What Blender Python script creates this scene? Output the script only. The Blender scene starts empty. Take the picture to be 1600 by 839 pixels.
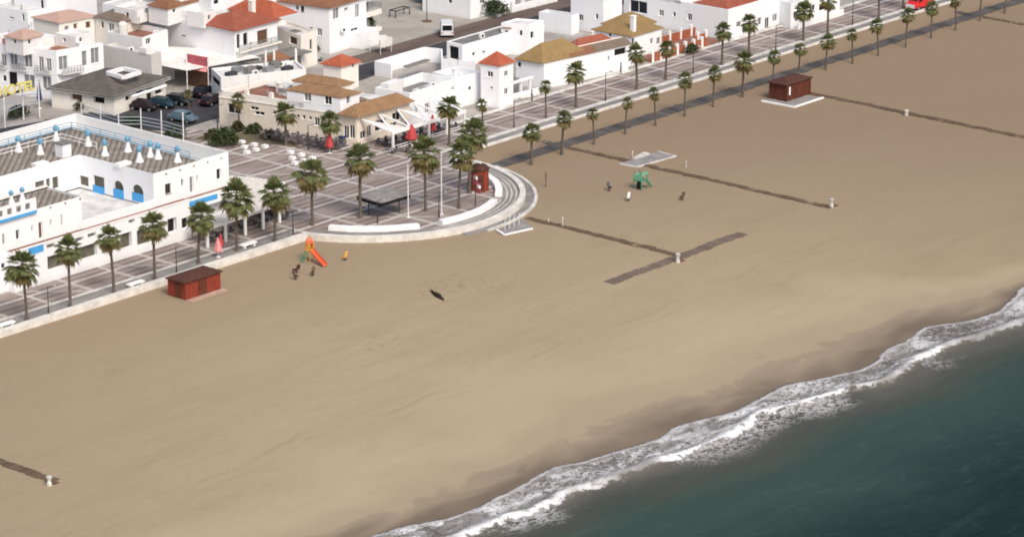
import bpy, math, random
from mathutils import Vector
random.seed(7)
R = math.radians
scene = bpy.context.scene
COL = scene.collection

# ------------------------------------------------------------------ camera (surveyed from the photo)
FPX, TH, HC = 5420.0, R(17.6), 126.0
AZ = R(40.8)
CXY = (-322.7003, -284.0049)                      # camera over the sea; X runs along the shore, Y inland
cA, sA, cT, sT = math.cos(AZ), math.sin(AZ), math.cos(TH), math.sin(TH)

def ray(u, v):
    x = (u-800)/FPX; y = -(v-419.5)/FPX
    f = cT + y*sT; h = -sT + y*cT
    return (x*sA + f*cA, -x*cA + f*sA, h)
def at(u, v, z=0.5):                              # ground survey: the point at height z seen there
    d = ray(u, v); t = (z-HC)/d[2]
    return (CXY[0]+d[0]*t, CXY[1]+d[1]*t)
def at_plane(u, v, p, n):                         # point on a vertical plane
    d = ray(u, v); t = ((p[0]-CXY[0])*n[0]+(p[1]-CXY[1])*n[1])/(d[0]*n[0]+d[1]*n[1])
    return (CXY[0]+d[0]*t, CXY[1]+d[1]*t, HC+d[2]*t)
def height(u, vb, vt, z0=0.5):                    # height of an upright standing on the ground
    p = at(u, vb, z0); d = ray(u, vt)
    L = math.hypot(p[0]-CXY[0], p[1]-CXY[1]); l = math.hypot(d[0], d[1])
    return HC + d[2]*L/l - z0

cd = bpy.data.cameras.new('camera'); cam = bpy.data.objects.new('camera', cd); COL.objects.link(cam)
cam.location = (CXY[0], CXY[1], HC)
fw = Vector((cA*cT, sA*cT, -sT))
cam.rotation_euler = fw.to_track_quat('-Z', 'Y').to_euler()
cd.sensor_width = 36; cd.lens = 36*FPX/1600; cd.clip_start = 1; cd.clip_end = 6000
scene.camera = cam
scene.render.resolution_x = 1024; scene.render.resolution_y = 536
scene.view_settings.view_transform = 'Standard'; scene.view_settings.look = 'None'
scene.cycles.filter_width = 1.9
scene.view_settings.exposure = 0; scene.view_settings.gamma = 1

# ------------------------------------------------------------------ light: thin bright overcast
w = bpy.data.worlds.new('World'); scene.world = w; w.use_nodes = True
nt = w.node_tree; bg = nt.nodes['Background']
sky = nt.nodes.new('ShaderNodeTexSky'); sky.sky_type = 'NISHITA'; sky.sun_disc = False
SUN_EL, SUN_DIR = 48, (-0.42, -1.0)               # from the sea
sky.sun_elevation = R(SUN_EL); sky.sun_rotation = math.atan2(SUN_DIR[0], SUN_DIR[1])
sky.dust_density = 6.0; sky.air_density = 1.0; sky.ozone_density = 1.0
nt.links.new(sky.outputs[0], bg.inputs[0]); bg.inputs[1].default_value = 0.15
ld = bpy.data.lights.new('sun', 'SUN'); ld.energy = 1.6; ld.angle = R(19); ld.color = (1.0, .95, .88)
so = bpy.data.objects.new('sun', ld); COL.objects.link(so)
sd = Vector((SUN_DIR[0], SUN_DIR[1], 0)).normalized()*math.cos(R(SUN_EL)) + Vector((0, 0, math.sin(R(SUN_EL))))
so.rotation_euler = sd.to_track_quat('Z', 'Y').to_euler(); so.location = (-100, -200, 200)

# ------------------------------------------------------------------ node helper
class NT:
    def __init__(s, name):
        s.m = bpy.data.materials.new(name); s.m.use_nodes = True
        s.t = s.m.node_tree; s.b = s.t.nodes['Principled BSDF']
    def n(s, typ, **kw):
        o = s.t.nodes.new(typ)
        for k, v in kw.items(): setattr(o, k, v)
        return o
    def put(s, sock, v):
        if hasattr(v, 'is_output'): s.t.links.new(v, sock)
        else:
            if isinstance(v, (tuple, list)) and len(v) == 3 and sock.type == 'RGBA': v = (*v, 1)
            sock.default_value = v
    def mth(s, op, a, b=0.0, c=None, clamp=False):
        o = s.n('ShaderNodeMath', operation=op, use_clamp=clamp)
        s.put(o.inputs[0], a); s.put(o.inputs[1], b)
        if c is not None: s.put(o.inputs[2], c)
        return o.outputs[0]
    def ss(s, v, a, b, c=0.0, d=1.0):             # smoothstep map
        o = s.n('ShaderNodeMapRange', interpolation_type='SMOOTHSTEP')
        for i, x in enumerate((v, a, b, c, d)): s.put(o.inputs[i], x)
        return o.outputs[0]
    def mix(s, f, a, b, blend='MIX'):
        o = s.n('ShaderNodeMix', data_type='RGBA', blend_type=blend)
        s.put(o.inputs[0], f); s.put(o.inputs[6], a); s.put(o.inputs[7], b)
        return o.outputs[2]
    def pos(s):
        return s.n('ShaderNodeNewGeometry').outputs['Position']
    def xyz(s, v):
        o = s.n('ShaderNodeSeparateXYZ'); s.put(o.inputs[0], v); return o.outputs
    def scl(s, v, sc):
        o = s.n('ShaderNodeVectorMath', operation='MULTIPLY'); s.put(o.inputs[0], v); o.inputs[1].default_value = sc
        return o.outputs[0]
    def noise(s, v, scale, detail=4, rough=.55, dist=0.0, out=0):
        o = s.n('ShaderNodeTexNoise'); s.put(o.inputs['Vector'], v)
        o.inputs['Scale'].default_value = scale; o.inputs['Detail'].default_value = detail
        o.inputs['Roughness'].default_value = rough; o.inputs['Distortion'].default_value = dist
        return o.outputs[out]
    def attr(s, name):
        return s.n('ShaderNodeAttribute', attribute_name=name).outputs['Fac']
    def bump(s, h, strength=.3, dist=.1):
        o = s.n('ShaderNodeBump'); o.inputs['Strength'].default_value = strength; o.inputs['Distance'].default_value = dist
        s.put(o.inputs['Height'], h); s.t.links.new(o.outputs[0], s.b.inputs['Normal'])
    def done(s, col, rough=.8, spec=.3, metal=0.0, ior=1.45):
        s.put(s.b.inputs['Base Color'], col); s.put(s.b.inputs['Roughness'], rough)
        s.put(s.b.inputs['Specular IOR Level'], spec); s.put(s.b.inputs['Metallic'], metal)
        s.b.inputs['IOR'].default_value = ior
        return s.m

def plain(name, c, rough=.75, spec=.3, var=.16, sc=1.3, metal=0.0, bump=0.0):
    n = NT(name); p = n.pos()
    a = n.noise(p, sc, 5); b = n.noise(p, sc*7, 3)
    f = n.mth('ADD', n.mth('MULTIPLY', a, .65), n.mth('MULTIPLY', b, .35))
    f = n.ss(f, .3, .7, 1-var, 1+var)
    o = n.n('ShaderNodeVectorMath', operation='SCALE'); o.inputs[0].default_value = c; n.put(o.inputs['Scale'], f)
    if bump: n.bump(b, bump, .05)
    return n.done(o.outputs[0], rough, spec, metal)

def wallpaint(name, c, dirt=.25):
    n = NT(name); p = n.pos()
    st = n.noise(n.scl(p, (1.6, 1.6, .22)), 1.0, 5, .6)
    bl = n.noise(p, .35, 4); g = n.noise(p, 9, 3)
    d = n.mth('MULTIPLY', n.ss(st, .5, .78), dirt)
    d = n.mth('ADD', d, n.mth('MULTIPLY', n.ss(bl, .45, .75), dirt*.45))
    d = n.mth('ADD', d, n.mth('MULTIPLY', n.ss(n.mth('ADD', n.xyz(p)[2], n.mth('MULTIPLY', st, 1.2)), 2.0, .9), .30))
    crk = n.noise(p, .9, 5, .65); d = n.mth('ADD', d, n.ss(crk, .60, .66, 0, .10))
    col = n.mix(d, c, tuple(x*y for x, y in zip(c, (.62, .60, .57))))
    col = n.mix(n.ss(g, .3, .7, 0, .06), col, (.45, .44, .43))
    n.bump(g, .12, .02)
    return n.done(col, .85, .2)

def tiled(name, c1, c2, period=.42, lichen=0.0, depth=.55):
    n = NT(name); uv = n.xyz(n.n('ShaderNodeUVMap').outputs[0]); p = n.pos()
    wv = n.mth('SINE', n.mth('MULTIPLY', uv[0], 2*math.pi/period))
    rows = n.mth('FRACT', n.mth('DIVIDE', uv[1], .45))
    cell = n.n('ShaderNodeTexWhiteNoise'); cv = n.n('ShaderNodeCombineXYZ')
    n.put(cv.inputs[0], n.mth('FLOOR', n.mth('DIVIDE', uv[0], period))); n.put(cv.inputs[1], n.mth('FLOOR', n.mth('DIVIDE', uv[1], .45)))
    n.put(cell.inputs[0], cv.outputs[0])
    a = n.noise(p, .8, 5, .6); b = n.noise(p, 4, 3)
    f = n.mth('ADD', n.mth('MULTIPLY', cell.outputs[0], .4), n.mth('MULTIPLY', n.ss(a, .3, .7), .6))
    col = n.mix(f, c1, c2)
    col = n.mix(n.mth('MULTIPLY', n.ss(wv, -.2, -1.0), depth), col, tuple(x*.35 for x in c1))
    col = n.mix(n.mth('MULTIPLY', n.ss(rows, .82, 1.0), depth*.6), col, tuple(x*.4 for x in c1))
    if lichen: col = n.mix(n.mth('MULTIPLY', n.ss(b, .5, .72), lichen), col, (.30, .24, .10))
    n.bump(wv, .5, .08)
    return n.done(col, .85, .2)

M = {}
M['white'] = wallpaint('white_plaster', (.86, .88, .91), .14)
M['white2'] = wallpaint('old_white_plaster', (.80, .80, .80), .28)
M['cream'] = wallpaint('cream_plaster', (.80, .73, .62), .25)
M['ivory'] = wallpaint('ivory_plaster', (.85, .82, .76), .2)
M['greywall'] = wallpaint('grey_render', (.62, .61, .60), .4)
M['pinkwall'] = wallpaint('pink_render', (.68, .50, .46), .35)
M['trim'] = plain('white_trim', (.85, .86, .87), .6, .3, .05)
M['flatroof'] = plain('pale_roof_felt', (.60, .60, .59), .9, .2, .22, .6)
M['greyroof'] = plain('grey_roof_felt', (.20, .20, .19), .9, .2, .25, .5)
M['brickdeck'] = plain('red_terrace_tile', (.26, .13, .10), .8, .3, .25, 1.0)
M['blue'] = plain('sky_blue_paint', (.07, .36, .74), .55, .35, .1)
M['paleblue'] = plain('pale_blue_paint', (.16, .36, .52), .55, .35, .15)
M['glass'] = plain('dark_glass', (.016, .020, .026), .12, .5, .4, .5)
M['glassgrey'] = plain('shuttered_grey', (.22, .23, .25), .5, .3, .2)
M['dark'] = plain('dark_interior', (.02, .02, .022), .9, .1, .3)
M['olive'] = plain('dim_interior', (.13, .125, .10), .9, .1, .35, .7)
M['wooddoor'] = plain('brown_wood', (.13, .07, .045), .6, .3, .25, 2)
M['redwood'] = plain('red_stained_timber', (.27, .050, .030), .6, .3, .2, 1.5)
M['redwood2'] = plain('weathered_red_timber', (.12, .036, .022), .7, .3, .25, 1.5)
M['redroof'] = plain('brown_shingle', (.085, .040, .030), .85, .2, .25, 2)
M['stone'] = plain('pale_stone', (.66, .64, .60), .85, .2, .2, .8, bump=.15)
M['kerb'] = plain('worn_pale_concrete', (.58, .57, .54), .9, .2, .3, .7, bump=.15)
M['greyslab'] = plain('grey_slab', (.27, .26, .255), .9, .2, .25, .8)
M['metal'] = plain('dark_post_metal', (.045, .045, .05), .5, .4, .2)
M['steel'] = plain('grey_steel', (.35, .36, .37), .4, .5, .15, metal=.4)
M['whitemetal'] = plain('white_enamel', (.80, .81, .82), .4, .4, .06)
M['fabricw'] = plain('white_canvas', (.74, .73, .70), .9, .1, .12, .5)
M['slats'] = plain('pale_slats', (.60, .58, .55), .8, .2, .12)
M['orange'] = plain('orange_plastic', (.68, .13, .05), .4, .4, .08)
M['yellow'] = plain('yellow_plastic', (.75, .38, .08), .45, .4, .1)
M['green'] = plain('green_plastic', (.05, .25, .15), .5, .4, .12)
M['red'] = plain('red_fabric', (.46, .065, .07), .7, .2, .15)
M['pink'] = plain('faded_pink_fabric', (.72, .30, .30), .8, .2, .2)
M['signred'] = plain('red_sign_paint', (.42, .10, .12), .6, .3, .35, 3)
M['railgrey'] = plain('blue_grey_rail', (.36, .42, .50), .5, .4, .1)
M['navy'] = plain('navy_fabric', (.03, .05, .14), .7, .2, .2)
M['rubber'] = plain('black_rubber', (.02, .02, .02), .8, .2, .2)
M['trunk'] = plain('palm_bark', (.125, .108, .092), .95, .1, .35, 3, bump=.4)
M['bark'] = plain('grey_bark', (.10, .085, .07), .95, .1, .35, 3, bump=.4)
M['brown'] = plain('dull_brown', (.14, .09, .06), .8, .2, .3)
M['signyellow'] = plain('yellow_sign', (.70, .62, .20), .6, .3, .1)
M['skin'] = plain('skin', (.45, .28, .2), .6, .3, .05)
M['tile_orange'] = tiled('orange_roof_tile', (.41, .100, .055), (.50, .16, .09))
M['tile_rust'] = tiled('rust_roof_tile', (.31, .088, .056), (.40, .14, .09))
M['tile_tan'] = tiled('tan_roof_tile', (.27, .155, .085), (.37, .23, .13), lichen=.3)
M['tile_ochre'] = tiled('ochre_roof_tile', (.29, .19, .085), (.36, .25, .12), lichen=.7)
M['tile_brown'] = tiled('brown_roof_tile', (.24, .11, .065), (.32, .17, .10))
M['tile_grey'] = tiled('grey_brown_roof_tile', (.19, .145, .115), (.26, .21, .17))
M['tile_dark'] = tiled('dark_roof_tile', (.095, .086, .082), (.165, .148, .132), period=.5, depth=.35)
M['tile_pink'] = tiled('faded_pink_tile', (.50, .33, .27), (.58, .42, .36))

def foliage(name, a, b, tip):
    n = NT(name); p = n.pos()
    f = n.noise(p, 1.1, 4, .6); g = n.noise(p, 6, 2)
    col = n.mix(n.ss(f, .35, .66), a, b)
    col = n.mix(n.ss(g, .55, .75, 0, .6), col, tip)
    m = n.done(col, .55, .35)
    tr = n.n('ShaderNodeBsdfTranslucent'); n.put(tr.inputs[0], col); mx = n.n('ShaderNodeMixShader'); mx.inputs[0].default_value = .34
    n.t.links.new(n.b.outputs[0], mx.inputs[1]); n.t.links.new(tr.outputs[0], mx.inputs[2])
    n.t.links.new(mx.outputs[0], [k for k in n.t.nodes if k.type == 'OUTPUT_MATERIAL'][0].inputs[0]); return m
M['frond'] = foliage('palm_frond', (.095, .128, .042), (.20, .22, .092), (.48, .47, .28))
M['frond_old'] = foliage('old_palm_frond', (.16, .135, .05), (.23, .19, .08), (.30, .24, .12))
M['leaf'] = foliage('shrub_leaf', (.045, .070, .026), (.085, .11, .042), (.16, .18, .08))
M['leaf2'] = foliage('olive_leaf', (.05, .055, .02), (.10, .10, .035), (.16, .14, .06))

# hotel deck: diagonal rows of weathered tile
n = NT('striped_roof_deck'); p = n.pos(); x = n.xyz(p)
dg = n.mth('SUBTRACT', n.mth('MULTIPLY', x[0], .66), n.mth('MULTIPLY', x[1], .75))
wv = n.mth('SINE', n.mth('MULTIPLY', dg, 2*math.pi/.72)); a = n.noise(p, .6, 5, .6); b = n.noise(p, 3, 3)
col = n.mix(n.ss(a, .35, .65), (.24, .21, .18), (.33, .295, .255))
col = n.mix(n.ss(wv, .1, -.9, 0, .75), col, (.12, .105, .09))
col = n.mix(n.ss(b, .52, .75, 0, .5), col, (.46, .42, .36)); n.bump(wv, .5, .08)
M['deck'] = n.done(col, .9, .2)

# sand: dry to wet by distance from the swash line
n = NT('beach_sand'); p = n.pos(); x = n.xyz(p)
ps = n.scl(p, (.30, 1.0, 1.0))
big = n.noise(ps, .035, 4, .6); mid = n.noise(ps, .22, 5, .6, .6); fine = n.noise(p, 1.4, 6, .7); grain = n.noise(p, 6, 3, .7)
pat = n.noise(n.scl(p, (.16, 1.4, 1)), .11, 5, .62, 1.2)
col = n.mix(n.ss(big, .3, .7), (.368, .300, .198), (.418, .346, .234))
col = n.mix(n.ss(mid, .42, .72, 0, .5), col, (.335, .277, .178))
col = n.mix(n.ss(pat, .50, .75, 0, .45), col, (.432, .366, .250))
rdg = n.noise(n.scl(p, (.055, 1.0, 1)), .16, 4, .55, .8); rdg2 = n.noise(n.scl(p, (.12, 1.0, 1)), .5, 3, .5, .5)
ln_ = n.mth('MULTIPLY', n.ss(n.mth('ABSOLUTE', n.mth('SUBTRACT', rdg, .5)), .022, .0), n.ss(rdg2, .42, .6))
col = n.mix(n.mth('MULTIPLY', ln_, .10), col, (.20, .15, .10))
bb_ = n.mth('MULTIPLY', x[1], -1)
wob = n.mth('MULTIPLY', n.mth('SUBTRACT', n.noise(n.scl(p, (1, .05, 1)), .03, 3), .5), 14)
for c0_, wd_, st_ in ((47, .45, .20), (48.7, .4, .17), (59, .5, .16), (33, .35, .12), (34.6, .35, .12)):
    q_ = n.mth('ABSOLUTE', n.mth('SUBTRACT', n.mth('ADD', bb_, wob), c0_))
    col = n.mix(n.mth('MULTIPLY', n.mth('MULTIPLY', n.ss(q_, wd_, wd_*.2), n.ss(n.noise(p, .09, 4, .6), .42, .58)), st_), col, (.20, .15, .10))
for (qx, qy, rr_) in ((-34, 23, 7), (-36, 5.5, 7), (12, 14, 9), (-5, 37, 6), (-29, 25, 8), (-53, 31, 6)):
    dx_ = n.mth('ADD', x[0], -qx); dy_ = n.mth('ADD', x[1], qy)
    rr2 = n.mth('SQRT', n.mth('ADD', n.mth('MULTIPLY', dx_, dx_), n.mth('MULTIPLY', n.mth('MULTIPLY', dy_, dy_), 1.6)))
    sp_ = n.mth('MULTIPLY', n.ss(rr2, rr_, rr_*.3), n.ss(n.noise(p, 1.0, 4, .65, .8), .50, .66))
    col = n.mix(n.mth('MULTIPLY', sp_, .38), col, (.215, .16, .105))
    sp_ = n.mth('MULTIPLY', n.ss(rr2, rr_, rr_*.3), n.ss(n.noise(p, .8, 4, .65, .5), .54, .70))
    col = n.mix(n.mth('MULTIPLY', sp_, .45), col, (.47, .385, .275))
col = n.mix(n.ss(n.noise(p, 2.6, 4, .75), .35, .65, .10, 0), col, (.16, .12, .08))
col = n.mix(n.ss(n.noise(n.scl(p, (.6, 1, 1)), .55, 5, .7, .4), .52, .70, 0, .20), col, (.26, .20, .135))
rx_ = n.mth('ADD', n.mth('MULTIPLY', n.mth('ADD', x[0], 52), n.mth('ADD', x[0], 52)), n.mth('MULTIPLY', n.mth('MULTIPLY', n.mth('ADD', x[1], 54), n.mth('ADD', x[1], 54)), 2.6))
far = n.ss(n.mth('ADD', n.mth('SQRT', rx_), n.mth('MULTIPLY', n.mth('SUBTRACT', big, .5), 60)), 14, 138, 0, .96)  # corner light falloff painted into the sand, darker away from its centre
col = n.mix(far, col, (.262, .196, .134))
col = n.mix(n.ss(fine, .5, .8, 0, .26), col, (.24, .18, .115))
wet = n.attr('wet')
wj = n.mth('ADD', wet, n.mth('MULTIPLY', n.mth('SUBTRACT', n.noise(n.scl(p, (.55, 1, 1)), .16, 5, .55, .9), .5), 1.9))
damp = n.ss(wj, -1.3, -.2); wets = n.ss(wj, .05, .95)
col = n.mix(n.ss(wj, -3.6, -1.2, 0, .5), col, (.440, .362, .256))
col = n.mix(n.mth('MULTIPLY', damp, .38), col, (.285, .228, .165))
col = n.mix(n.mth('MULTIPLY', n.ss(wj, -.1, .06), .62), col, (.255, .205, .155))
col = n.mix(n.mth('MULTIPLY', wets, .90), col, (.155, .117, .084))
n.bump(n.mth('ADD', fine, n.mth('MULTIPLY', grain, .35)), .22, .18)
M['sand'] = n.done(col, n.ss(wj, .1, .8, .95, .5), .16)

# sea with lacy foam
n = NT('sea_water'); p = n.pos(); x = n.xyz(p)
d = n.attr('d'); wd = n.attr('w')
pd = n.scl(p, (.75, 1.0, 1.0))
n1 = n.mth('SUBTRACT', n.noise(p, .22, 6, .6, .5), .5); n2 = n.mth('SUBTRACT', n.noise(p, 1.1, 5, .65, .8), .5)
lo = n.noise(n.scl(p, (1, .4, 1)), .075, 3, .5)
def lace(sc, dist):
    o = n.n('ShaderNodeTexVoronoi', feature='DISTANCE_TO_EDGE'); ww = n.n('ShaderNodeVectorMath', operation='ADD')
    nv = n.n('ShaderNodeTexNoise'); n.put(nv.inputs['Vector'], pd); nv.inputs['Scale'].default_value = sc*.7; nv.inputs['Detail'].default_value = 4
    sv = n.n('ShaderNodeVectorMath', operation='SCALE'); n.put(sv.inputs[0], nv.outputs['Color']); sv.inputs['Scale'].default_value = dist
    n.put(ww.inputs[0], pd); n.put(ww.inputs[1], sv.outputs[0]); n.put(o.inputs['Vector'], ww.outputs[0]); o.inputs['Scale'].default_value = sc
    return o.outputs[0]
def ridge(sc, k):
    return n.mth('MULTIPLY', n.mth('ABSOLUTE', n.mth('SUBTRACT', n.noise(pd, sc, 4, .62, 1.1), .5)), k)
L1 = n.mth('MINIMUM', ridge(.62, 2.4), n.mth('ADD', lace(.9, 2.6), .05)); L2 = ridge(1.7, 2.0)
wj = n.mth('ADD', d, n.mth('ADD', n.mth('MULTIPLY', n1, 1.6), n.mth('MULTIPLY', n2, .7)))
edge = n.mth('MULTIPLY', n.mth('MULTIPLY', n.ss(wj, -.45, -.1), n.ss(wj, .5, .05)), n.ss(n2, -.25, .1, .4, 1))
e = n.mth('SUBTRACT', d, wd); e = n.mth('ADD', e, n.mth('ADD', n.mth('MULTIPLY', n1, 4.2), n.mth('MULTIPLY', n2, 2.0)))
core = n.mth('MULTIPLY', n.ss(e, -1.2, -.2), n.ss(e, .55, .25))
core = n.mth('MULTIPLY', core, n.ss(lo, .38, .52, .30, 1))
core = n.mth('MULTIPLY', core, n.ss(n2, -.25, -.02, .45, 1))
inside = n.mth('MULTIPLY', n.ss(wj, -.3, .3), n.ss(e, 1.0, -.2))
th1 = n.ss(n.mth('ADD', n1, n.mth('SUBTRACT', lo, .5)), -.28, .30, .025, .17)
l1 = n.mth('MAXIMUM', n.ss(n.mth('SUBTRACT', L1, th1), .025, -.025), n.mth('MULTIPLY', n.ss(n.mth('SUBTRACT', L2, n.mth('MULTIPLY', th1, .80)), .02, -.03), .9))
l1 = n.mth('MULTIPLY', l1, n.ss(n2, -.30, .05, .35, 1.0))
thin = n.ss(n.noise(n.scl(p, (.5, 1.3, 1)), .33, 4, .6, .8), .36, .64, .20, .95)
lacei = n.mth('MULTIPLY', n.mth('MULTIPLY', l1, inside), thin)
tailz = n.mth('MULTIPLY', n.ss(e, .1, .9), n.ss(e, 4.8, 1.2))
tail = n.mth('MULTIPLY', n.mth('MULTIPLY', n.ss(n.mth('SUBTRACT', L1, .10), .05, -.05), tailz), n.ss(n.mth('ADD', lo, n.mth('MULTIPLY', n2, .5)), .52, .66, 0, .62))
foam = n.mth('MAXIMUM', n.mth('MAXIMUM', n.mth('MULTIPLY', edge, .75), core), n.mth('MAXIMUM', lacei, tail), clamp=True)
es = n.mth('SUBTRACT', d, wd)
streak = n.noise(n.scl(p, (.5, 1.0, 1)), .09, 5, .6, .8)
es2 = n.mth('ADD', es, n.mth('MULTIPLY', n.mth('SUBTRACT', streak, .5), 9.0))
wcol = n.mix(n.ss(es2, -.5, 5), (.130, .120, .104), (.062, .066, .052))
wcol = n.mix(n.ss(es2, 4, 11), wcol, (.036, .064, .052))
wcol = n.mix(n.ss(es2, 10, 30), wcol, (.025, .054, .046))
wcol = n.mix(n.ss(n.mth('ADD', es2, n.mth('MULTIPLY', x[0], .12)), 5, 30), wcol, (.006, .021, .0175))  # deep-water tone, darker still to paint in the corner's light falloff
wcol = n.mix(n.ss(wj, -.2, .8, .75, 0), wcol, (.15, .115, .085))
col = n.mix(foam, wcol, n.mix(core, (.70, .71, .73), (.80, .81, .82)))
swl = n.noise(n.scl(p, (.16, 1.0, 1)), .24, 4, .6, .6)
col = n.mix(n.mth('MULTIPLY', n.ss(swl, .50, .66), n.mth('MULTIPLY', n.ss(es, 2, 9), .07)), col, (.085, .135, .120))
col = n.mix(n.mth('MULTIPLY', n.ss(swl, .48, .34), n.mth('MULTIPLY', n.ss(es, 2, 9), .12)), col, (.006, .020, .020))
rip = n.noise(n.scl(p, (.45, 1.0, 1)), .9, 5, .65, .4)
col = n.mix(n.mth('MULTIPLY', n.ss(rip, .55, .75), n.mth('MULTIPLY', n.ss(es, 1, 8), .16)), col, (.10, .16, .15))
h = n.mth('ADD', n.mth('MULTIPLY', n.noise(n.scl(p, (.45, 1.0, 1)), .55, 5, .6), 1.4), n.mth('MULTIPLY', foam, .55))
n.bump(h, .55, .4)
M['sea'] = n.done(col, n.mth('ADD', .25, n.mth('MULTIPLY', foam, .6)), .35, 0, 1.13)

# promenade paving: mauve fields, grey bands, darker stripes
n = NT('promenade_paving'); p = n.pos(); x = n.xyz(p)
j = n.mth('MULTIPLY', n.mth('SUBTRACT', n.noise(p, .5, 3), .5), .25)
def band(c, per, off, wid):
    f = n.mth('FRACT', n.mth('DIVIDE', n.mth('ADD', n.mth('ADD', c, j), off), per))
    return n.mth('LESS_THAN', f, wid/per)
gx = band(x[0], 6.6, 2.6, .62); gy = band(x[1], 5.4, .9, .62); s1 = n.mth('MULTIPLY', band(x[1], 1.35, .2, .5), n.ss(n.noise(n.scl(p, (.12, 1.2, 1)), .5, 3), .36, .52))
q = band(n.mth('ADD', x[0], n.mth('MULTIPLY', x[1], .9)), 13.2, 4, .5)
bl = n.noise(n.scl(p, (.5, 1, 1)), .4, 5, .6); g = n.noise(p, 2.5, 4, .6)
col = n.mix(n.ss(bl, .35, .65), (.262, .218, .196), (.345, .298, .272))
col = n.mix(n.mth('MULTIPLY', s1, .70), col, (.140, .105, .102))
col = n.mix(n.mth('MULTIPLY', n.mth('MAXIMUM', gx, q), .80), col, (.52, .495, .48))
col = n.mix(n.mth('MULTIPLY', gy, .80), col, (.56, .53, .51))
col = n.mix(n.ss(g, .45, .75, 0, .45), col, (.25, .21, .195))
col = n.mix(n.ss(n.noise(p, .18, 4), .55, .75, 0, .45), col, (.34, .29, .24))
M['paving'] = n.done(col, .85, .25)

def ground_mat(name, a, b, c, sc=.3, stretch=(1, 1, 1)):
    n = NT(name); p = n.scl(n.pos(), stretch)
    f = n.noise(p, sc, 5, .6); g = n.noise(p, sc*6, 4, .65)
    col = n.mix(n.ss(f, .35, .65), a, b); col = n.mix(n.ss(g, .5, .78, 0, .6), col, c)
    n.bump(g, .15, .04); return n.done(col, .9, .2)
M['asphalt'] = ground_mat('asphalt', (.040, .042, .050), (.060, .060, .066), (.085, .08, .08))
M['brownroad'] = ground_mat('brown_road', (.115, .085, .075), (.155, .12, .105), (.08, .065, .06), .3, (.3, 1, 1))
M['carpark'] = ground_mat('parking_concrete', (.33, .31, .275), (.40, .38, .345), (.24, .22, .20), .16)
M['terrain'] = ground_mat('town_ground', (.30, .28, .26), (.40, .38, .36), (.22, .20, .19), .2)
M['earth'] = ground_mat('planting_earth', (.11, .095, .06), (.16, .14, .09), (.07, .08, .035), .5)
M['greystrip'] = ground_mat('grey_strip', (.20, .195, .19), (.29, .28, .27), (.14, .13, .13), .4, (.4, 1, 1))

# timber walks half blown over with sand
def walk(name, ax, c1, c2, sand):
    n = NT(name); p = n.pos(); x = n.xyz(p)
    pl = n.mth('FRACT', n.mth('DIVIDE', x[ax], .30)); cell = n.n('ShaderNodeTexWhiteNoise', noise_dimensions='1D')
    n.put(cell.inputs['W'], n.mth('FLOOR', n.mth('DIVIDE', x[ax], .30)))
    col = n.mix(cell.outputs[0], c1, c2)
    col = n.mix(n.mth('MULTIPLY', n.ss(pl, .14, .02), .6), col, tuple(k*.3 for k in c1))
    f = n.noise(p, .35, 5, .65)
    col = n.mix(n.ss(f, .66-sand, .80-sand), col, (.30, .232, .155))
    return n.done(col, .9, .15)
M['walk_y'] = walk('boardwalk_timber', 1, (.105, .072, .050), (.165, .120, .085), .09)
M['walk_x'] = walk('platform_timber', 0, (.145, .108, .088), (.20, .158, .128), .10)
M['walk_grey'] = walk('grey_walk_timber', 0, (.090, .084, .080), (.14, .130, .122), .05)

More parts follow.
